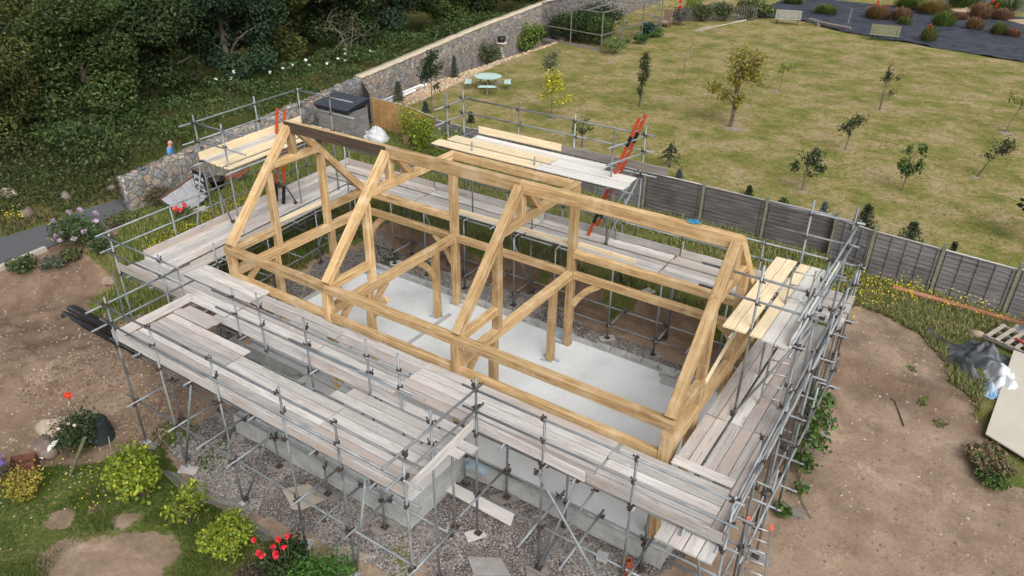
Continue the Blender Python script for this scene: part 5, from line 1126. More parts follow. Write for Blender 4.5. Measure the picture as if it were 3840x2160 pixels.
# person behind the wall, seen from the shoulders up
def person(x, y, z0):
    t = thing("person", "bald person in a blue t-shirt walking behind the stone wall", "person", (x, y, z0))
    me = bpy.data.meshes.new("body"); J = [(0, 0, .95), (0, 0, 1.15), (0, .01, 1.38), (0, .02, 1.5), (0, .05, 1.62), (0, .09, 1.74), (.22, 0, 1.44), (.27, .05, 1.15), (.24, .25, .98), (-.22, 0, 1.44), (-.27, -.05, 1.15), (-.25, .12, .95), (.1, .05, .5), (.1, -.02, .06), (-.1, -.05, .5), (-.1, -.22, .08), (.1, .12, .04), (-.1, -.1, .04)]
    E_ = [(0, 1), (1, 2), (2, 3), (3, 4), (4, 5), (2, 6), (6, 7), (7, 8), (2, 9), (9, 10), (10, 11), (0, 12), (12, 13), (13, 16), (0, 14), (14, 15), (15, 17)]
    me.from_pydata(J, E_, []); o = bpy.data.objects.new("body", me); COL.objects.link(o); sk = o.modifiers.new("skin", 'SKIN'); o.modifiers.new("sub", 'SUBSURF').levels = 2
    rad_ = [.15, .16, .19, .065, .092, .08, .095, .05, .035, .095, .05, .035, .075, .045, .075, .045, .04, .04]
    for v in me.skin_vertices[0].data: v.use_root = False
    me.skin_vertices[0].data[0].use_root = True
    for v, r in zip(me.skin_vertices[0].data, rad_): v.radius = (r, r*.85) if r > .12 else (r, r)
    o.modifiers["sub"].render_levels = 2
    dg = bpy.context.evaluated_depsgraph_get(); m2 = bpy.data.meshes.new_from_object(o.evaluated_get(dg)); bpy.data.objects.remove(o)
    skin = simple("skin", (.55, .32, .24), (.48, .27, .2), 6, .5); shirt = simple("blue_shirt", (.10, .30, .62), (.08, .24, .5), 6, .8); trous = simple("dark_trousers", (.05, .055, .07), None, 6, .8)
    b = bpy.data.objects.new("body", m2); m2.materials.clear(); [m2.materials.append(k) for k in (skin, shirt, trous)]
    for p in m2.polygons: c = p.center; p.material_index = 2 if c.z < .98 else (1 if c.z < 1.5 and not (abs(c.x) > .2 and c.z < 1.2) else 0); p.use_smooth = True
    COL.objects.link(b); b.parent = t; t.rotation_euler.z = R(-50)
    m = MB(); m.lathe((0, .075+.08, 1.62), [(.0, .0), (.018, .01), (.012, .04), (0, .06)], 6)
    for s in (-1, 1): m.lathe((s*.09, .055, 1.61), [(0, 0), (.02, .02), (.02, .05), (0, .07)], 6)
    q = MB(); q.v, q.f, q.mi = m.v, m.f, m.mi; me3 = bpy.data.meshes.new("ear"); me3.from_pydata(m.v, [], m.f); me3.materials.append(skin); oo = bpy.data.objects.new("ear", me3); COL.objects.link(oo); oo.parent = t
person(-12.0, 6.2, -.04)

# ------------------------------------------------------------------ front garden and yard objects
Z = lambda x, y, d=0: gz(x, y)+d
YG = (.27, .32, .035)
def bigleaf_bush(x, y, r, h, n, label, z0=None, size=.13, tone=YG, **k):
    return shrub(x, y, r, h, int(n*1.5), size*.82, tone, label, alt=(.15, .22, .03), p=.4, z0=z0, **k)
bigleaf_bush(1.85, -4.6, .58, 1.4, 1900, "tall yellow-green leafy shrub at the head of the wire netting", size=.115, asp=.7)
bigleaf_bush(3.35, -4.45, .5, 1.1, 420, "sparse twiggy shrub with pale green leaves halfway along the netting", size=.12, stems=12)
bigleaf_bush(4.75, -4.55, .62, 1.05, 3000, "dense rounded green-gold shrub beside the red roses", size=.09, lob=7)
t = shrub(6.15, -4.2, .55, .85, 800, .1, (.03, .05, .02), "dark rose bush topped with clusters of red blooms", name="rose_bush", cat="rose bush",
          flowers=((.72, .035, .05), .05, ((-.42, -.3, 1.0), (.05, -.1, 1.13), (.2, .02, 1.2), (.22, -.12, 1.05), (.02, -.2, 1.02), (-.08, -.42, .9), (-.18, -.42, .92), (.12, -.25, .85), (.02, -.2, .84))))
shrub(7.0, -4.2, .85, .85, 4200, .065, (.07, .17, .03), "bright green small-leaved shrub at the bottom edge, right of the roses", alt=(.12, .26, .05), lob=8)
shrub(7.7, -4.7, .5, .6, 1200, .07, (.06, .12, .03), "low green tuft at the bottom edge of the photo")
shrub(5.7, -4.75, .35, .5, 500, .07, (.09, .07, .05), "bronze-leaved small plant under the red roses")
shrub(-.35, -6.0, .5, .75, 1400, .07, (.32, .27, .05), "golden flowering bush at the left bottom edge", alt=(.4, .33, .08)); shrub(-.9, -6.2, .35, .95, 700, .06, (.12, .13, .07), "small bush with purple flower spikes at the left edge", flowers=((.22, .14, .42), .06, ((.1, 0, .95), (.2, .1, .85), (0, .15, .9), (.25, -.05, .7))))
shrub(-.75, -4.5, .6, 1.15, 1700, .085, (.045, .07, .03), "dark rambling rose with pale blooms against the black compost bin", name="rose_bush", cat="rose bush", flowers=((.75, .62, .52), .035, ((-.35, -.35, .95), (.1, -.35, 1.0), (.35, -.1, 1.05), (.05, -.1, .95))))
m = MB(); m.tube([(-.95, -4.25, Z(-.95, -4.25)), (-.98, -4.3, .4)], .012, 5); Cc, dd = ball((-.98, -4.3, .48), (.075, .075, .06), 90, .3); tt_ = thing("red_flower", "single red lily bloom standing above the compost bin", "flower", (-.98, -4.3, -.9)); F = Leafer(); F.put(Cc, .085, (.8, .06, .03), .2, .3, .6, out=dd); F.build("petals", tt_, PETAL); m.build("stem", GBARK, tt_)
m = MB(); zc = Z(-.6, -4.0, -.05); m.lathe((-.8, -4.0, zc), [(.34, 0), (.35, .1), (.325, .13), (.33, .26), (.30, .29), (.31, .42), (.28, .45), (.28, .58), (.23, .66), (.1, .72), (0, .73)], 18)
tag(m.build("compost_bin", simple("bin_green_black", (.025, .04, .038), (.015, .022, .022), 5, .5), smooth=True, loc=(-.6, -4, zc)), "black-green ribbed compost bin behind the rambling rose", "compost bin")
m = MB(); m.lathe((-1.35, -4.1, Z(-1.35, -4.1)), [(.14, 0), (.17, .3), (.14, .3), (.1, .04)], 12); tag(m.build("plant_pot", BLACKP, loc=(-1.35, -4.1, -.9)), "small black pot lying beside the compost bin", "pot")
def rock(x, y, r, label, mat, sd=1, sq=.55, name="boulder", dz=0, cat="boulder", group=None, n=7):
    V = []; F = []; z = Z(x, y, dz); n2 = n*2
    for i in range(n+1):
        th = math.pi*i/n
        for k in range(n2):
            a = 2*math.pi*k/n2; w = Vector((math.sin(th)*math.cos(a), math.sin(th)*math.sin(a), math.cos(th))); q = 1+.75*float(vnoise(w.x*1.7+sd*3.1, w.y*1.7+w.z*1.3+sd, 1.2, 2))
            V.append((x+w.x*r*q, y+w.y*r*.75*q, z+r*sq*.5+w.z*r*sq*q))
    for i in range(n):
        for k in range(n2): F.append((i*n2+k, (i+1)*n2+k, (i+1)*n2+(k+1) % n2, i*n2+(k+1) % n2))
    o = mesh_np(name, V, F, mat, loc=(x, y, z)); return tag(o, label, cat, group)
SAND = simple("sandstone", (.42, .34, .26), (.28, .21, .16), 5, .9, bump=.5); DARKR = simple("dark_rock", (.24, .19, .16), (.13, .10, .09), 5, .9, bump=.5)
rock(-1.9, -4.5, .5, "large flat sandy boulder left of the compost bin", SAND, 1, .45); rock(-1.45, -4.95, .42, "darker boulder in front of the flat sandy one", DARKR, 2, .5)
rod("plank", (-1.15, -5.25, Z(-1.1, -5.2, .12)), (-1.2, -4.45, Z(-1.2, -4.5, .45)), rect(.12, .04, .005), PBOARD); tag(bpy.data.objects[-1] if False else COL.objects[-1], "short white-painted plank leaning on the boulders", "plank")
t = thing("rusty_box", "open rusty metal box in the grass below the boulders", "metal box", (-1.2, -5.55, -.95)); m = MB(); zb = Z(-1.2, -5.55)
for a, b in (((-1.45, -5.7), (-1.15, -5.3)), ((-1.15, -5.3), (-.85, -5.5)), ((-.85, -5.5), (-1.1, -5.9)), ((-1.1, -5.9), (-1.45, -5.7))): m.bar((*a, zb+.17), (*b, zb+.17), .012, .36)
m.build("side", simple("rust_plate", (.24, .11, .07), (.14, .06, .04), 9), t)
for p, q, s in (((-.15, -5.15, -1.0), (.35, -4.75, .15), "thick mossy post leaning in front of the rambling rose"), ((.95, -4.65, -1.0), (.55, -4.35, .0), "thin pale stake leaning left of the tall leafy shrub"), ((1.35, -4.75, -1.0), (1.3, -4.45, .15), "thin brown cane upright at the left side of the tall leafy shrub")):
    r = .04 if "thick" in s else .012; m = MB(); m.tube([p, q], r, 7); tag(m.build("garden_stake", GBARK if r > .02 else GREYWOOD, loc=p), s, "stake")
# wire netting strip lying along the edge of the garden
NETM = simple("galvanised_wire", (.30, .30, .28), (.2, .2, .19), 8, .5, .4); m = MB(); NP = [(1.7, -4.1), (2.6, -4.15), (3.6, -4.0), (4.6, -4.05), (5.3, -4.05)]
def npt(f, g):
    q = f*(len(NP)-1); i = min(int(q), len(NP)-2); u = q-i; x = NP[i][0]*(1-u)+NP[i+1][0]*u; y = NP[i][1]*(1-u)+NP[i+1][1]*u; return (x+.1*g, y+.35*g, Z(x, y)+.06+.42*(1-g)*(.75+.25*math.sin(f*11)))
for k in range(60): m.tube([npt(k/60, g) for g in (0, .5, 1)], .004, 3, cap=False); m.tube([npt(min(1, (k+2)/60), 0), npt(max(0, (k-1)/60), .6), npt(min(1, (k+1)/60), 1)], .004, 3, cap=False)
for g in (0, .25, .5, .75, 1): m.tube([npt(k/30, g) for k in range(31)], .005, 3, cap=False)
tag(m.build("wire_netting", NETM, loc=(3.5, -4, -.9)), "slumped strip of galvanised wire netting between the shrubs and the gravel", "wire netting")
# slabs, planks and offcuts at the foot of the scaffold
def flat(name, pts, th, z, mat, label, cat, group=None, tilt=None):
    zs = [z]*len(pts) if tilt is None else tilt; V = [(p[0], p[1], s) for p, s in zip(pts, zs)]+[(p[0], p[1], s+th) for p, s in zip(pts, zs)]; n = len(pts); m = MB()
    m.add(V, [tuple(reversed(range(n))), tuple(range(n, 2*n))]+[(k, (k+1) % n, n+(k+1) % n, n+k) for k in range(n)]); return tag(m.build(name, mat, loc=(pts[0][0], pts[0][1], z)), label, cat, group)
PLY = simple("faded_ply", (.42, .37, .31), (.32, .28, .23), 4, .85)
flat("ply_offcut", [(4.62, -2.93), (5.0, -2.45), (5.45, -2.35), (5.62, -2.6), (5.42, -3.1), (5.25, -3.2)], .02, Z(5, -2.7, .05), PLY, "round-cornered brown plywood offcut on the gravel under the bump-out", "offcut")
flat("ply_offcut", [(6.55, -3.35), (6.95, -2.8), (7.35, -3.0), (6.95, -3.6)], .02, Z(7, -3.2, .05), PLY, "square plywood offcut on the gravel next to the bump-out corner standard", "offcut")
flat("plank", [(7.2, -1.05), (7.35, -.75), (9.3, -.75), (9.42, -1.08)], .03, Z(8, -.9, .12), PBOARD, "long tapering pale plank lying on the gravel at the block wall corner", "plank")
flat("trodden_mortar", [(8.9, -1.9), (9.5, -1.55), (9.9, -1.8), (9.3, -2.2)], .012, Z(9.3, -1.9, .02), simple("grey_mortar", (.33, .32, .31), (.24, .22, .21), 5), "grey smear of spilt mortar on the gravel", "mortar")
m = MB(); m.box((11.35, -.72, Z(11.35, -.72, .12)), (.22, .1, .2), .2); tag(m.build("loose_block", BLOCK, loc=(11.35, -.72, -.7)), "single grey block standing on the gravel before the front wall", "block")
m = MB(); m.box((11.9, -.75, Z(11.9, -.75, .16)), (.16, .16, .36)); m.lathe((11.9, -.75, Z(11.9, -.75, .34)), [(.06, 0), (.07, .04), (.07, .1), (.05, .1), (.05, 0)], 10); tag(m.build("drain_riser", simple("terracotta", (.32, .10, .05), (.24, .07, .04), 4, .6), loc=(11.9, -.75, -.8)), "orange-brown drain riser against the block wall at the front right", "drain pipe")
for x, y, a, s in ((12.9, -.8, .4, "nearest the house corner"), (13.2, -.5, .9, "half under the deck"), (12.95, -.45, .2, "beside the gravel heap")):
    m = MB(); m.box((x, y, Z(x, y, .09)), (.32, .2, .14), a); tag(m.build("stone_block", SAND, loc=(x, y, -.7)), "pale brown stone block on the soil "+s, "stone block", "loose stone blocks at the front right corner")
m = MB(); m.box((-7.4, .35, Z(-7.4, .35, .12)), (.42, .24, .16), .5); tag(m.build("stone_block", SAND, loc=(-7.4, .35, 0)), "pale stone block at the edge of the grass left of the scaffold", "stone block")
m = MB(); m.bar((-9.3, 1.0, .0), (-8.2, 1.0, -.02), .2, .62, up=(0, 0, 1)); m.bar((-9.32, 1.0, .36), (-8.1, 1.0, .34), .26, .08); tag(m.build("low_wall", STONE, loc=(-8.8, 1, 0)), "stub of low rendered stone wall with concrete cap by the hydrangea", "low wall")
shrub(-9.35, .75, .9, 1.15, 1900, .12, (.07, .11, .04), "hydrangea bush with lilac and white heads beside the tarmac path", name="hydrangea", cat="hydrangea", alt=(.14, .19, .08),
      flowers=((.50, .38, .50), .085, ((-.8, .2, 1.0), (-.5, -.5, 1.0), (0, -.8, .7), (.25, -.8, .6), (.15, -.65, .8), (.6, -.5, .65), (.7, -.2, .8), (-.2, .3, 1.2), (.4, .5, 1.15), (-.75, -.5, .6), (-.3, -.8, .45), (.7, .3, 1.0))))
for x, y, r, h, tn, s in ((-9.3, -1.3, .5, .6, (.06, .10, .03), "green ivy tuft on top of the earth bank by the kerb"), (-8.9, -.6, .45, .4, (.10, .13, .09), "grey-green mat of foliage on the bank edge"), (-8.2, .9, .5, .5, (.05, .09, .03), "ivy spilling down the end of the earth bank"), (-9.55, -2.5, .4, .35, (.07, .10, .03), "straggly weeds hanging over the bank near the left edge"), (-8.95, .1, .4, .35, (.08, .11, .04), "ragged weeds on the bank lip below the hydrangea"),
                          (-11.6, 4.2, .9, 1.1, (.10, .085, .05), "brown-green bush at the foot of the wall end"), (-10.1, 4.4, .7, .9, (.10, .09, .05), "wiry brown bush between wall end and leaning planks"), (-9.9, 2.6, .7, .6, (.12, .15, .05), "mixed wildflower tuft at the wall end by the path"),
                          (-7.7, 3.6, .35, .45, (.10, .15, .06), "green plant with red blooms below the leaning planks"), (-6.6, 7.0, .6, .7, (.09, .12, .05), "grassy tuft between the ladder and the planks"), (-9.6, 10.2, .9, .9, (.14, .13, .09), "tangle of dead grey stems left of the shed"), (-10.8, 12.0, .8, 1.5, (.16, .14, .10), "heap of dry brushwood piled beside the shed")):
    fl = ((.75, .12, .10), .09, ((-.1, -.2, .5), (.1, -.15, .48), (0, .1, .55))) if "red blooms" in s else None
    shrub(x, y, r, h, int(1500*r), .1, tn, s, alt=(.16, .13, .07), flowers=fl, stems=16 if "stems" in s or "brush" in s else 6)
for k, (x, y, r) in enumerate(((-13.6, 1.0, .3), (-14.4, -.3, .36), (-13.9, 2.6, .28), (-15.0, 1.2, .34), (-14.8, -1.8, .4), (-15.8, -.6, .4), (-13.4, 4.2, .22))):
    rock(x, y, r, "pale boulder on the path verge, "+["by the path edge", "in the second row", "nearest the wall", "beneath the brambles", "at the left edge of the photo", "highest on the bank", "beside the person's path"][k], SAND if k % 2 else DARKR, k+3, .6, group="boulders on the verge left of the path")
# black pipes
m = MB(); m.tube([(-6.9, -1.5, Z(-6.9, -1.5, .1)), (-2.9, -1.6, Z(-2.9, -1.6, .1))], .1, 12); m.tube([(-6.75, -1.25, Z(-6.7, -1.2, .12)), (-2.9, -1.3, Z(-2.9, -1.3, .14))], .1, 12); m.tube([(-6.7, -1.38, Z(-6.7, -1.4, .28)), (-3.2, -1.42, Z(-3.2, -1.4, .26))], .09, 12)
tag(m.build("black_pipe", BLACKP, smooth=True, loc=(-5, -1.4, -.7)), "bundle of black plastic drain pipes poking out under the left scaffold", "pipes")
# right yard
m = MB(); m.tube([(14.2, 12.55, .47), (16, 12.5, .46), (20.5, 12.2, .45)], .085, 12); tag(m.build("drain_pipe", simple("brown_pipe", (.34, .15, .09), (.26, .11, .07), 3, .5), smooth=True, loc=(16, 12.5, .4)), "long brown drain pipe lying in the weeds along the fence", "pipe")
Zs = lambda x, y: Z(x, y, .02)
flat("concrete_sheet", [(17.2, 6.85), (17.42, 10.2), (19.6, 9.7), (19.9, 5.9), (18.3, 6.35)], .03, .3, simple("fibre_cement", (.50, .47, .40), (.43, .40, .34), 1.2, .9), "large pale fibre-cement sheet lying at the right edge on rubbish", "sheet", tilt=[Z(17.2, 6.8, .15), Z(17.4, 10.2, .35), Z(19.6, 9.7, .35), Z(19.9, 5.9, .15), Z(18.3, 6.3, .15)])
t = thing("pallet", "wooden pallet on the weeds with a red tool lying across it", "pallet", (17.3, 10.9, .3)); pa, pb = Vector((16.72, 10.95, 0)), Vector((18.3, 10.35, 0)); pd = (pb-pa).normalized(); pn = Vector((-pd.y, pd.x, 0)); zp = Z(17.3, 10.6, .1)
for k in range(7): m = MB(); c = pa+pd*(.1+k*.24); m.bar(c+Vector((0, 0, zp+.11)), c+pn*1.0+Vector((0, 0, zp+.11)), .11, .02); m.build("slat", PLY, t)
for k in range(3): m = MB(); c = pa+pn*(.05+k*.45); m.bar(c+Vector((0, 0, zp+.05)), c+pd*1.62+Vector((0, 0, zp+.05)), .09, .09); m.build("bearer", GREYWOOD, t)
m = MB(); m.bar((17.45, 11.15, zp+.15), (18.6, 10.3, zp+.15), .06, .04); m.bar((17.95, 10.75, zp+.13), (17.9, 10.15, zp+.13), .06, .02); tag(m.build("screed_bar", simple("red_paint", (.5, .05, .04), None, 3, .5), loc=(18, 10.8, zp)), "red straightedge bar lying over the pallet", "tool")
SHB = N("silage_sheet", .45, spec=.5); vv = SHB.map((1, 1, 1)); SHB.col(SHB.ramp(SHB.noise(vv, 3, 4), [(.3, (.025, .028, .032)), (.7, (.10, .11, .12))]))
def drape(name, x, y, w, l, a, amp, mat, label, cat, seed, thick=.25):
    n = 34; V = []; 
    for i in range(n):
        for k in range(n):
            u, v = (i/(n-1)-.5)*w, (k/(n-1)-.5)*l; e = 1+.25*float(vnoise(i*.3+seed, k*.3, 1, 2)); X_, Y_ = x+(u*math.cos(a)-v*math.sin(a))*e, y+(u*math.sin(a)+v*math.cos(a))*e
            edge = min(1, 3*min(i, k, n-1-i, n-1-k)/n); z = Z(X_, Y_)+.03+amp*(abs(float(vnoise(u*3.1+seed, v*2.3, 1.3, 3)))*1.6+abs(float(vnoise(u*7+seed, v*5, 1.1, 5)))*.7)*edge+thick*edge*(1-abs(u/w)*2)*(1-abs(v/l)*2)
            V.append((X_, Y_, z))
    return tag(mesh_np(name, V, [(i*n+k, (i+1)*n+k, (i+1)*n+k+1, i*n+k+1) for i in range(n-1) for k in range(n-1)], mat, loc=(x, y, Z(x, y))), label, cat)
drape("black_sheet", 16.9, 9.95, 1.5, 1.2, -.4, .35, SHB.m, "crumpled shiny black plastic sheet in front of the pallet", "plastic sheet", 3)
drape("white_bag", 17.35, 9.1, .8, 1.3, .2, .35, WHITEP, "slumped white builders' bag tucked beside the pale sheet", "bag", 9)
drape("blue_bag", 17.1, 8.5, .35, .7, .3, .12, simple("blue_white_bag", (.10, .26, .42), (.5, .52, .54), 2.2, .5), "blue and white printed sack half under the pale sheet", "bag", 13)
drape("clear_sheet", 17.95, 12.0, 1.1, 1.3, .2, .3, POLY, "bundle of clear polythene in the weeds at the right edge", "plastic sheet", 17)
drape("black_sheet", 16.45, 9.15, .35, 1.3, .9, .12, SHB.m, "torn strip of black sheet at the grass edge below the main sheet", "plastic sheet", 21)
m = MB(); pts = [(15.35, 10.55), (15.6, 10.2), (15.85, 10.1), (16.05, 9.95), (16.15, 9.7), (16.2, 9.4)]
V = []
for i, p in enumerate(pts): V += [(p[0], p[1], Z(*p, .05)), (p[0]+.1, p[1]+.12, Z(*p, .12)), (p[0]+.16, p[1]+.05, Z(*p, .04))]
tag(mesh_np("membrane_strip", V, [(i*3+k, i*3+k+3, i*3+k+4, i*3+k+1) for i in range(5) for k in range(2)], SHB.m, loc=(15.8, 10, 0)), "narrow strip of black damp-proof membrane curling along the grass edge", "membrane strip")
rock(16.55, 11.05, .2, "round tan lump resting on the grass near the pallet", SAND, 31, .7, name="stone", cat="stone")
# cut branch leaning on the scaffold, with leaves
t = thing("cut_branch", "cut leafy branch lying against the right side of the scaffold", "branch", (14.0, 4.2, 0)); m = MB(); L = Leafer(); BP = [(14.5, 2.7), (14.2, 3.05), (14.0, 3.6), (13.9, 4.3), (13.8, 5.1), (13.7, 5.9)]
m.tube([(p[0], p[1], Z(*p, .05+.0*i)) if i < 3 else (p[0], p[1], Z(*p, .05+.18*(i-2))) for i, p in enumerate(BP)], [.008, .014, .018, .022, .022, .018], 6)
for (x, y, z, r, n) in ((13.85, 5.1, .9, .36, 150), (14.0, 4.7, .7, .36, 170), (14.15, 4.3, .45, .28, 80), (13.85, 4.2, .6, .3, 130), (13.9, 3.8, .35, .28, 110), (14.1, 3.7, .3, .2, 40), (13.95, 2.5, .08, .2, 90), (14.1, 3.2, .15, .18, 40)):
    C, d = ball((x, y, Z(x, y, .1)+z), (r, r, r*.7), n, .2); L.put(C, .13, (.06, .12, .03), .35, .3, .6, (.12, .2, .04), .3)
    for _ in range(5): limb(m, (x, y, Z(x, y, .1)+z), (x+wob(r), y+wob(r), Z(x, y, .1)+z+wob(r*.6)), .008, .003, .1, 3)
m.build("stem", BARK, t); L.build("foliage", t)
m = MB(); m.tube([(15.6, 6.4, Z(15.6, 6.4, .02)), (15.25, 7.15, Z(15.2, 7.1, .02)), (15.15, 7.2, Z(15.1, 7.2, .02))], .014, 5); tag(m.build("rusty_bar", RUST, loc=(15.4, 6.8, 0)), "bent rusty bar on the bare soil of the yard", "bar")
shrub(17.35, 6.1, .55, .35, 1200, .1, (.20, .15, .09), "heap of dry brown stalks by the corner of the pale sheet", name="brush_heap", cat="brushwood", stems=24, alt=(.06, .11, .03)); shrub(17.5, 5.6, .4, .3, 700, .08, (.07, .12, .03), "green weed patch below the dry stalk heap")
# loose stuff on the ground: planks in the rear trench, jugs
flat("plank", [(4.6, 7.9), (4.65, 8.1), (5.75, 7.75), (5.7, 7.55)], .03, .42, PBOARD, "short new plank on the bank edge behind the frame", "plank"); flat("plank", [(7.95, 8.0), (8.1, 8.35), (8.4, 8.25), (8.25, 7.9)], .03, .42, PBOARD, "square pale offcut on the bank edge, seen through the frame", "plank")

# ------------------------------------------------------------------ ground cover (what nobody could count)
def sample(n, x0, x1, y0, y1, test):
    P = np.zeros((0, 2))
    while len(P) < n:
        q = np.stack([rng.uniform(x0, x1, n*2), rng.uniform(y0, y1, n*2)], 1); P = np.concatenate([P, q[test(q[:, 0], q[:, 1])]])
    return P[:n]
def blades(name, P, h, w, tone, alt, p, lean=.45, hv=.5, kind="stuff", patch=None):
    n = len(P); z = height(P[:, 0], P[:, 1])-.01; hh = h*(1-hv+2*hv*rng.random(n))
    if patch is not None: hh = hh*patch
    a = rng.random(n)*6.283; l = lean*hh*rng.random(n); dx, dy = np.cos(a), np.sin(a); px_, py_ = -dy*w/2, dx*w/2; B0 = np.stack([P[:, 0], P[:, 1], z], 1); pr = np.stack([px_, py_, 0*a], 1)
    md = B0+np.stack([dx*l*.35, dy*l*.35, hh*.6], 1); tp = B0+np.stack([dx*l, dy*l, hh], 1)
    V = np.stack([B0-pr, B0+pr, md+pr*.8, tp, md-pr*.8], 1).reshape(-1, 3); i = np.arange(n)*5; F = np.concatenate([np.stack([i, i+1, i+2, i+4], 1), np.stack([i+4, i+2, i+3, i+3], 1)])
    c = tones(n, tone, .35, alt, p); F = F[:n]; V2 = np.stack([B0-pr, B0+pr, tp+pr*.25, tp-pr*.25], 1).reshape(-1, 3)
    return tag(mesh_np(name, V2, np.arange(n*4).reshape(-1, 4), LEAF, col=c), kind=kind)
inP = lambda P: (lambda x, y: poly_in(x+.3*fbm(x, y, .8, 0), y+.3*fbm(x, y, .8, 4), P))
gR = inP(GRASS_R); gL = inP(GRASS_L); gF = inP(GRASS_F)
strip_t = lambda x, y: (y > 7.95) & (y < FENY(x)-.1)
P = sample(42000, -5, 13.2, 7.9, 14.6, lambda x, y: strip_t(x, y) & (fbm(x, y, 1.1, 2) > -.3+.35*(y < 9.3))); pt_ = .45+1.1*(fbm(P[:, 0], P[:, 1], .9, 1)+.5); blades("long_grass", P, .16, .024, (.29, .27, .11), (.13, .19, .05), .42, patch=np.clip(pt_, .25, 1.4), lean=.9)
P = sample(34000, 13, 20.5, 5.5, 13, lambda x, y: gR(x, y) & (y < FENY(x)-.1) & ~((x > 17.0) & (y < 10.3) & (y > 5.6)) & (rad(x, y, 16.9, 9.95, .9) < .4) & (rad(x, y, 17.5, 10.9, .8) < .4) & (rad(x, y, 17.95, 12, .6) < .4)); blades("long_grass", P, .11, .026, (.14, .19, .05), (.31, .27, .13), .5, lean=1.3)
P = sample(42000, -14, -1.4, -1, 17, lambda x, y: gL(x, y) & (x > WALLX(np.maximum(y, 3.4))+.3) & (y < FENY(x)-.1)); blades("long_grass", P, .15, .026, (.13, .19, .04), (.27, .24, .09), .35, lean=.9)
ok = lambda x, y: gF(x, y) & (rad(x, y, 3.3, -5.6, .8)+rad(x, y, 2.9, -6.2, .95)+rad(x, y, 2.2, -5.1, .28)+rad(x, y, 1.0, -6.0, .35) < .4)
P = sample(60000, -3, 10, -8, -3.3, ok); blades("short_grass", P, .10, .012, (.055, .115, .018), (.14, .13, .04), .25, patch=np.clip(.7+1.2*fbm(P[:, 0], P[:, 1], 1.1, 2), .3, 1.7))
P = sample(16000, -18.5, -12.3, -6, 9, lambda x, y: x < -12.35); blades("verge_grass", P, .15, .035, (.055, .075, .025), (.15, .11, .06), .45)
LW = lambda x, y: (y > FENY(x)+.15) & (x > WALLX(y)+1.6) & (y < 50.5-.09*x)
P = sample(90000, -12, 24, 13.2, 50, LW); C = np.stack([P[:, 0], P[:, 1], np.full(len(P), .415)+.02*rng.random(len(P))], 1); L = Leafer(); L.put(C[::2], .09, (.29, .235, .11), .3, 2.2, .35, (.12, .155, .03), .4); tag(L.build("lawn_grass"), kind="stuff")
# low weeds in the soil and trench
WD = lambda x, y: (rad(x, y, -5.3, -.6, .8)+rad(x, y, .6, -2.9, .55)+rad(x, y, 2.2, -3.0, .4)+rad(x, y, 9.9, -2.75, .35)+rad(x, y, 15.8, 7.4, .12)+rad(x, y, 16.3, 6.9, .16)+rad(x, y, 15.4, 8.4, .1)+rad(x, y, -.9, 6.5, .5)+rad(x, y, -1.2, 2.0, .8)+rad(x, y, -5.9, 1.0, .7)) > .35
P = sample(4200, -8, 18, -4, 9, WD); blades("weeds", P, .08, .03, (.06, .12, .025), (.12, .15, .05), .3)
# yellow and white wild flowers
def specks(name, P, z, s, tone, alt=None, kind="stuff"):
    C = np.stack([P[:, 0], P[:, 1], height(P[:, 0], P[:, 1])+z*(.5+.7*rng.random(len(P)))], 1); v, f = leaves(C, s, 1.2, .9); return tag(mesh_np(name, v, f, PETAL, col=tones(len(C), tone, .2, alt, .3)), kind=kind)
YF = (.66, .52, .02)
yl = lambda *cs: (lambda x, y: sum(rad(x, y, a, b, r) for a, b, r in cs) > .45*rng.random(np.shape(x)))
specks("yellow_wildflowers", sample(1500, -8, 15, 5, 14, yl((11.0, 9.8, .9), (12.2, 10.2, .9), (12.9, 9.7, .7), (13.6, 11.7, .8), (14.4, 12.2, .6), (10.0, 10.3, .7), (9.0, 9.6, .5))), .4, .045, YF)
specks("yellow_wildflowers", sample(2000, -12, 0, -1, 9, yl((-5.8, 3.0, .9), (-4.9, 1.6, .8), (-6.6, 4.6, .8), (-4.3, 4.6, .7), (-6.2, 2.0, .7), (-3.6, 2.2, .5), (-7.0, 5.8, .6))), .3, .04, YF)
specks("yellow_wildflowers", sample(300, 13, 20, 10, 13, yl((14.8, 12.3, .6), (15.8, 12.2, .5), (16.8, 12.2, .4), (17.8, 12, .4))), .45, .045, YF)
specks("yellow_wildflowers", sample(160, -1.5, 1.6, -5.7, -4.2, lambda x, y: x > -5), .2, .035, (.75, .62, .05)); specks("yellow_wildflowers", sample(420, -18, -12.5, -3, 3, yl((-13.6, -1.2, .8), (-14.6, -2.2, .9), (-13.2, .2, .5))), .5, .06, YF)
specks("yellow_wildflowers", sample(900, -4, 13, 8, 13.5, strip_t), .3, .03, (.5, .45, .08))
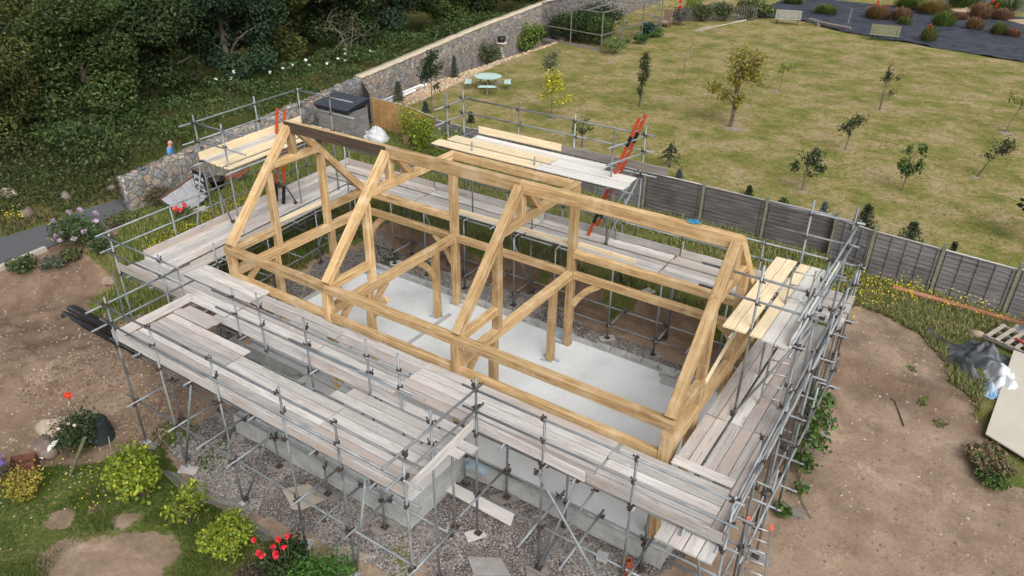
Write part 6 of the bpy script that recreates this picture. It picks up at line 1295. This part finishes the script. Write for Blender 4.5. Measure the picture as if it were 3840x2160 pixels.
# crushed stone
def stones(name, P, s, tone, alt, dz=0, sv=.6):
    n = len(P); z = height(P[:, 0], P[:, 1])+dz; r = s*(1-sv/2+sv*rng.random(n))[:, None, None]; oc = np.array([[1, 0, 0], [0, 1, 0], [-1, 0, 0], [0, -1, 0], [.1, .1, .75], [0, 0, -.5]])
    Q = oc[None]*r*(1+.5*(rng.random((n, 6, 3))-.5)); a = rng.random(n)*6.283; ca, sa = np.cos(a)[:, None], np.sin(a)[:, None]; Q = np.stack([Q[:, :, 0]*ca-Q[:, :, 1]*sa, Q[:, :, 0]*sa+Q[:, :, 1]*ca, Q[:, :, 2]], 2)
    V = Q+np.stack([P[:, 0], P[:, 1], z], 1)[:, None]; F1 = np.array([[0, 1, 4], [1, 2, 4], [2, 3, 4], [3, 0, 4]]); F = (np.arange(n)*6)[:, None, None]+F1[None]
    return tag(mesh_np(name, V.reshape(-1, 3), F.reshape(-1, 3), LEAF2, col=np.repeat(tones(n, tone, .35, alt, .35), 4, 0)), kind="stuff")
l2 = N("stone_chips", .95, spec=.2); l2.col(l2.attr("tone")); LEAF2 = l2.m
gv = inP(GRAVP); notslab = lambda x, y: ~(((x > -.55) & (x < 12.55) & (y > -.5) & (y < 5.38)) | ((x > 2.2) & (x < 7.8) & (y > -2.25) & (y < 1)))
P = sample(26000, -1.5, 13, -4, 7.2, lambda x, y: gv(x, y) & notslab(x, y) & (fbm(x, y, .9, 5)+.35*fbm(x, y, 4, 1) < .22)); stones("crushed_stone", P, .029, (.23, .205, .185), (.29, .275, .26))
P = sample(5000, -10, 20, -9, 11, lambda x, y: ~gv(x, y) & notslab(x, y) & (((x > 12.9) & (y < 10)) | ((x < 1) & (y < -.8) & (x > -9)))); stones("clods", P, .028, (.24, .17, .12), (.34, .28, .22), sv=1.2)
P = sample(3000, -4, 1, -5, -.8, lambda x, y: rad(x, y, -3.5, -2.8, 1.8)+rad(x, y, -.3, -2.6, 1.1) > .5); stones("clods", P, .03, (.17, .12, .085), (.25, .18, .13), sv=1.4)
P = sample(6000, -10, .5, -7, .2, lambda x, y: fbm(x, y, .8, 5) > -.1); P = P[(P[:, 1] > -4.3) | (P[:, 0] < -2)]; stones("clods", P, .024, (.19, .135, .1), (.33, .27, .21), sv=1.5)
P = sample(2600, -13, -9, 17.5, 42, lambda x, y: (x > WALLX(y)+.3) & (x < WALLX(y)+1.8)); stones("bark_chips", P, .07, (.42, .31, .2), (.5, .4, .28), sv=1)

# ------------------------------------------------------------------ brambles and the wood
n = 60000; P = np.stack([rng.uniform(-20, -12.4, n), rng.uniform(3.5, 62, n)], 1); lim = np.where(P[:, 1] < 12, -13.9, WALLX(P[:, 1])-.5-(P[:, 1] < 22)*.6); P = P[P[:, 0] < lim]
d_ = np.clip((lim[:len(P)]*0+WALLX(P[:, 1])-.4-P[:, 0])/2.2, .12, 1); hz_ = d_*(1.15+.8*fbm(P[:, 0], P[:, 1], .45, 3)+.35*fbm(P[:, 0], P[:, 1], 1.6, 0))
C = np.stack([P[:, 0], P[:, 1], height(P[:, 0], P[:, 1])+np.clip(hz_, .05, 3)*(.75+.25*rng.random(len(P)))], 1)
L = Leafer(); L.put(C, .15, (.052, .09, .027), .4, .5, .6, (.095, .135, .04), .3); tag(L.build("brambles"), kind="stuff")
n = 30000; P = np.stack([rng.uniform(-21, -12.9, n), rng.uniform(-8, 6, n)], 1); P = P[fbm(P[:, 0], P[:, 1], .9, 2)+(-13.6-P[:, 0])*.35 > -.1]; n = len(P); hz_ = np.clip((-12.9-P[:, 0])/4, .08, 1)*(1.0+.9*fbm(P[:, 0], P[:, 1], .5, 3)); C = np.stack([P[:, 0], P[:, 1], height(P[:, 0], P[:, 1])+np.clip(hz_, .03, 3)*rng.random(n)**.4], 1)
L = Leafer(); L.put(C, .13, (.05, .078, .024), .4, .5, .6, (.10, .10, .04), .3); tag(L.build("brambles"), kind="stuff")
BW = [(-15.5, 14.5), (-15.2, 16.8), (-15.9, 17.2), (-15.1, 18.8), (-14.9, 19.1), (-15.5, 15.3), (-16.0, 20.2), (-15.4, 19.6), (-16.2, 11.8), (-15.0, 17.9), (-16.6, 13.2), (-15.8, 12.4), (-15.1, 21.3), (-15.7, 16.1)]
P = np.array(BW); C = np.stack([P[:, 0], P[:, 1], height(P[:, 0], P[:, 1])+1.9], 1); C = np.repeat(C, 6, 0)+rng.normal(size=(len(P)*6, 3))*.03; v, f = leaves(C, .13, 1.5, .9); tag(mesh_np("bindweed_flowers", v, f, PETAL, col=tones(len(C), (.85, .85, .82), .05)), kind="stuff")
def crown_mesh(name, nl, R_, H_, size, tone, alt, p, sd):
    L = Leafer(); k = 34
    for i in range(k):
        u = rng.normal(size=3); u /= np.linalg.norm(u); f = rng.random()**.33; c = (u[0]*R_*.75*f, u[1]*R_*.75*f, H_*.52+u[2]*H_*.42*f); r = R_*(.26+.2*rng.random())
        C, d = ball(c, (r, r, r*.75), nl//k, .55); C[:, 2] = np.maximum(C[:, 2], .2); tn = np.array(tone)*(.7+.75*rng.random()); L.put(C, size, tn, .35, .35, .6, alt, p, d*.8)
    return np.concatenate(L.V), np.concatenate(L.T)
KINDS_ = [("ivy-dark rounded", (.030, .052, .018), (.06, .085, .025), .2), ("mid-green broad", (.048, .078, .022), (.09, .12, .03), .25), ("blue-green dense", (.030, .058, .030), (.05, .08, .035), .2), ("olive-tinted loose", (.065, .082, .022), (.12, .12, .035), .3)]
protos = []
for i, (nm, a, b, p) in enumerate(KINDS_):
    v, c = crown_mesh(nm, 27000, 3.4, 8.6, .19, a, b, p, i); me_o = mesh_np("crown", v, np.arange(len(v)).reshape(-1, 4), LEAF, col=c); me = me_o.data; bpy.data.objects.remove(me_o)
    m = MB(); limb(m, (0, 0, -.2), (wob(.5), wob(.5), 6.0), .22, .07, .05, 6)
    for q in range(9): a_ = q*2.4; limb(m, (0, 0, 1.5+q*.4), (math.cos(a_)*2.6, math.sin(a_)*2.6, 3.0+q*.55), .07, .015, .15, 5)
    to = m.build("trunk", BARK); tm = to.data; bpy.data.objects.remove(to); protos.append((nm, me, tm, v, c))
FR = [(-18.6, -5.5, 0, .8), (-19.0, -1.5, 1, .8), (-19.2, 2.8, 3, .78), (-19.0, 7.0, 1, .82), (-20.5, 11.0, 0, .95), (-19.6, 15.4, 2, .9), (-21.6, 19.4, 3, .95), (-20.2, 24.0, 0, 1.0), (-20.6, 29.0, 2, 1.0), (-20.4, 34.4, 1, .95), (-20.8, 39.8, 0, 1.0), (-20.3, 45.5, 3, .95), (-20.8, 51.5, 1, 1.0), (-20.4, 58, 2, 1.0)]
PL = ["nearest the left edge of the photo", "at the left edge above the path", "leaning over the boulders on the verge", "behind the wall's near end", "behind the person at the wall", "above the bindweed bank, left", "above the bindweed bank, right", "behind the high left platform rails", "left of the shed roof's line", "behind the coped wall's first stretch", "behind the middle of the coped wall", "behind the coped wall, towards the cage", "behind the coped wall near the bird bath", "at the far end of the wall behind the cage"]
for i, (x, y, k, s) in enumerate(FR):
    nm, me, tm, _, _ = protos[k]; t = thing("woodland_tree", "%s tree in the wood, %s" % (nm, PL[i]), "tree", (x, y, gz(x, y)-.1), "front row of trees in the wood beyond the wall")
    t.rotation_euler.z = i*1.7; t.scale = (s, s, s*(.9+.2*random.random()))
    for nn_, mm_ in (("crown", me), ("trunk", tm)): o = bpy.data.objects.new(nn_, mm_); COL.objects.link(o); o.parent = t
VV = []; CC = []
for i in range(30):
    x = -26.5-7.5*(i % 3)+wob(1.5); y = -4+(i//3)*7.6+wob(1.5); nm, me, tm, v, c = protos[(i*7+1) % 4]; a = random.random()*6.28; s = 1.05+.25*(i % 3)+wob(.1)
    q = v.reshape(-1, 4, 3)[::3].reshape(-1, 3)*s; VV.append(np.stack([q[:, 0]*math.cos(a)-q[:, 1]*math.sin(a)+x, q[:, 0]*math.sin(a)+q[:, 1]*math.cos(a)+y, q[:, 2]+.3], 1)); CC.append(c[::3])
V = np.concatenate(VV); tag(mesh_np("woodland", V, np.arange(len(V)).reshape(-1, 4), LEAF, col=np.concatenate(CC)), kind="stuff")
# bare-limbed tree standing out against the wood
t = thing("bare_tree", "thin bare-branched tree showing against the dark wood", "tree", (-17.2, 21.5, .6)); m = MB()
for i in range(7):
    a = i*.9; e = Vector((-17.2+math.cos(a)*1.0, 21.5+math.sin(a)*1.0, 3.2+wob(.5))); limb(m, (-17.2, 21.5, .6+.3*i), e, .03, .012, .25, 6)
    for j in range(6): limb(m, e, e+Vector((wob(1.1), wob(1.1), wob(.8))), .012, .004, .25, 4)
m.build("branch", simple("pale_bark", (.19, .16, .11), (.11, .095, .065), 8), t)
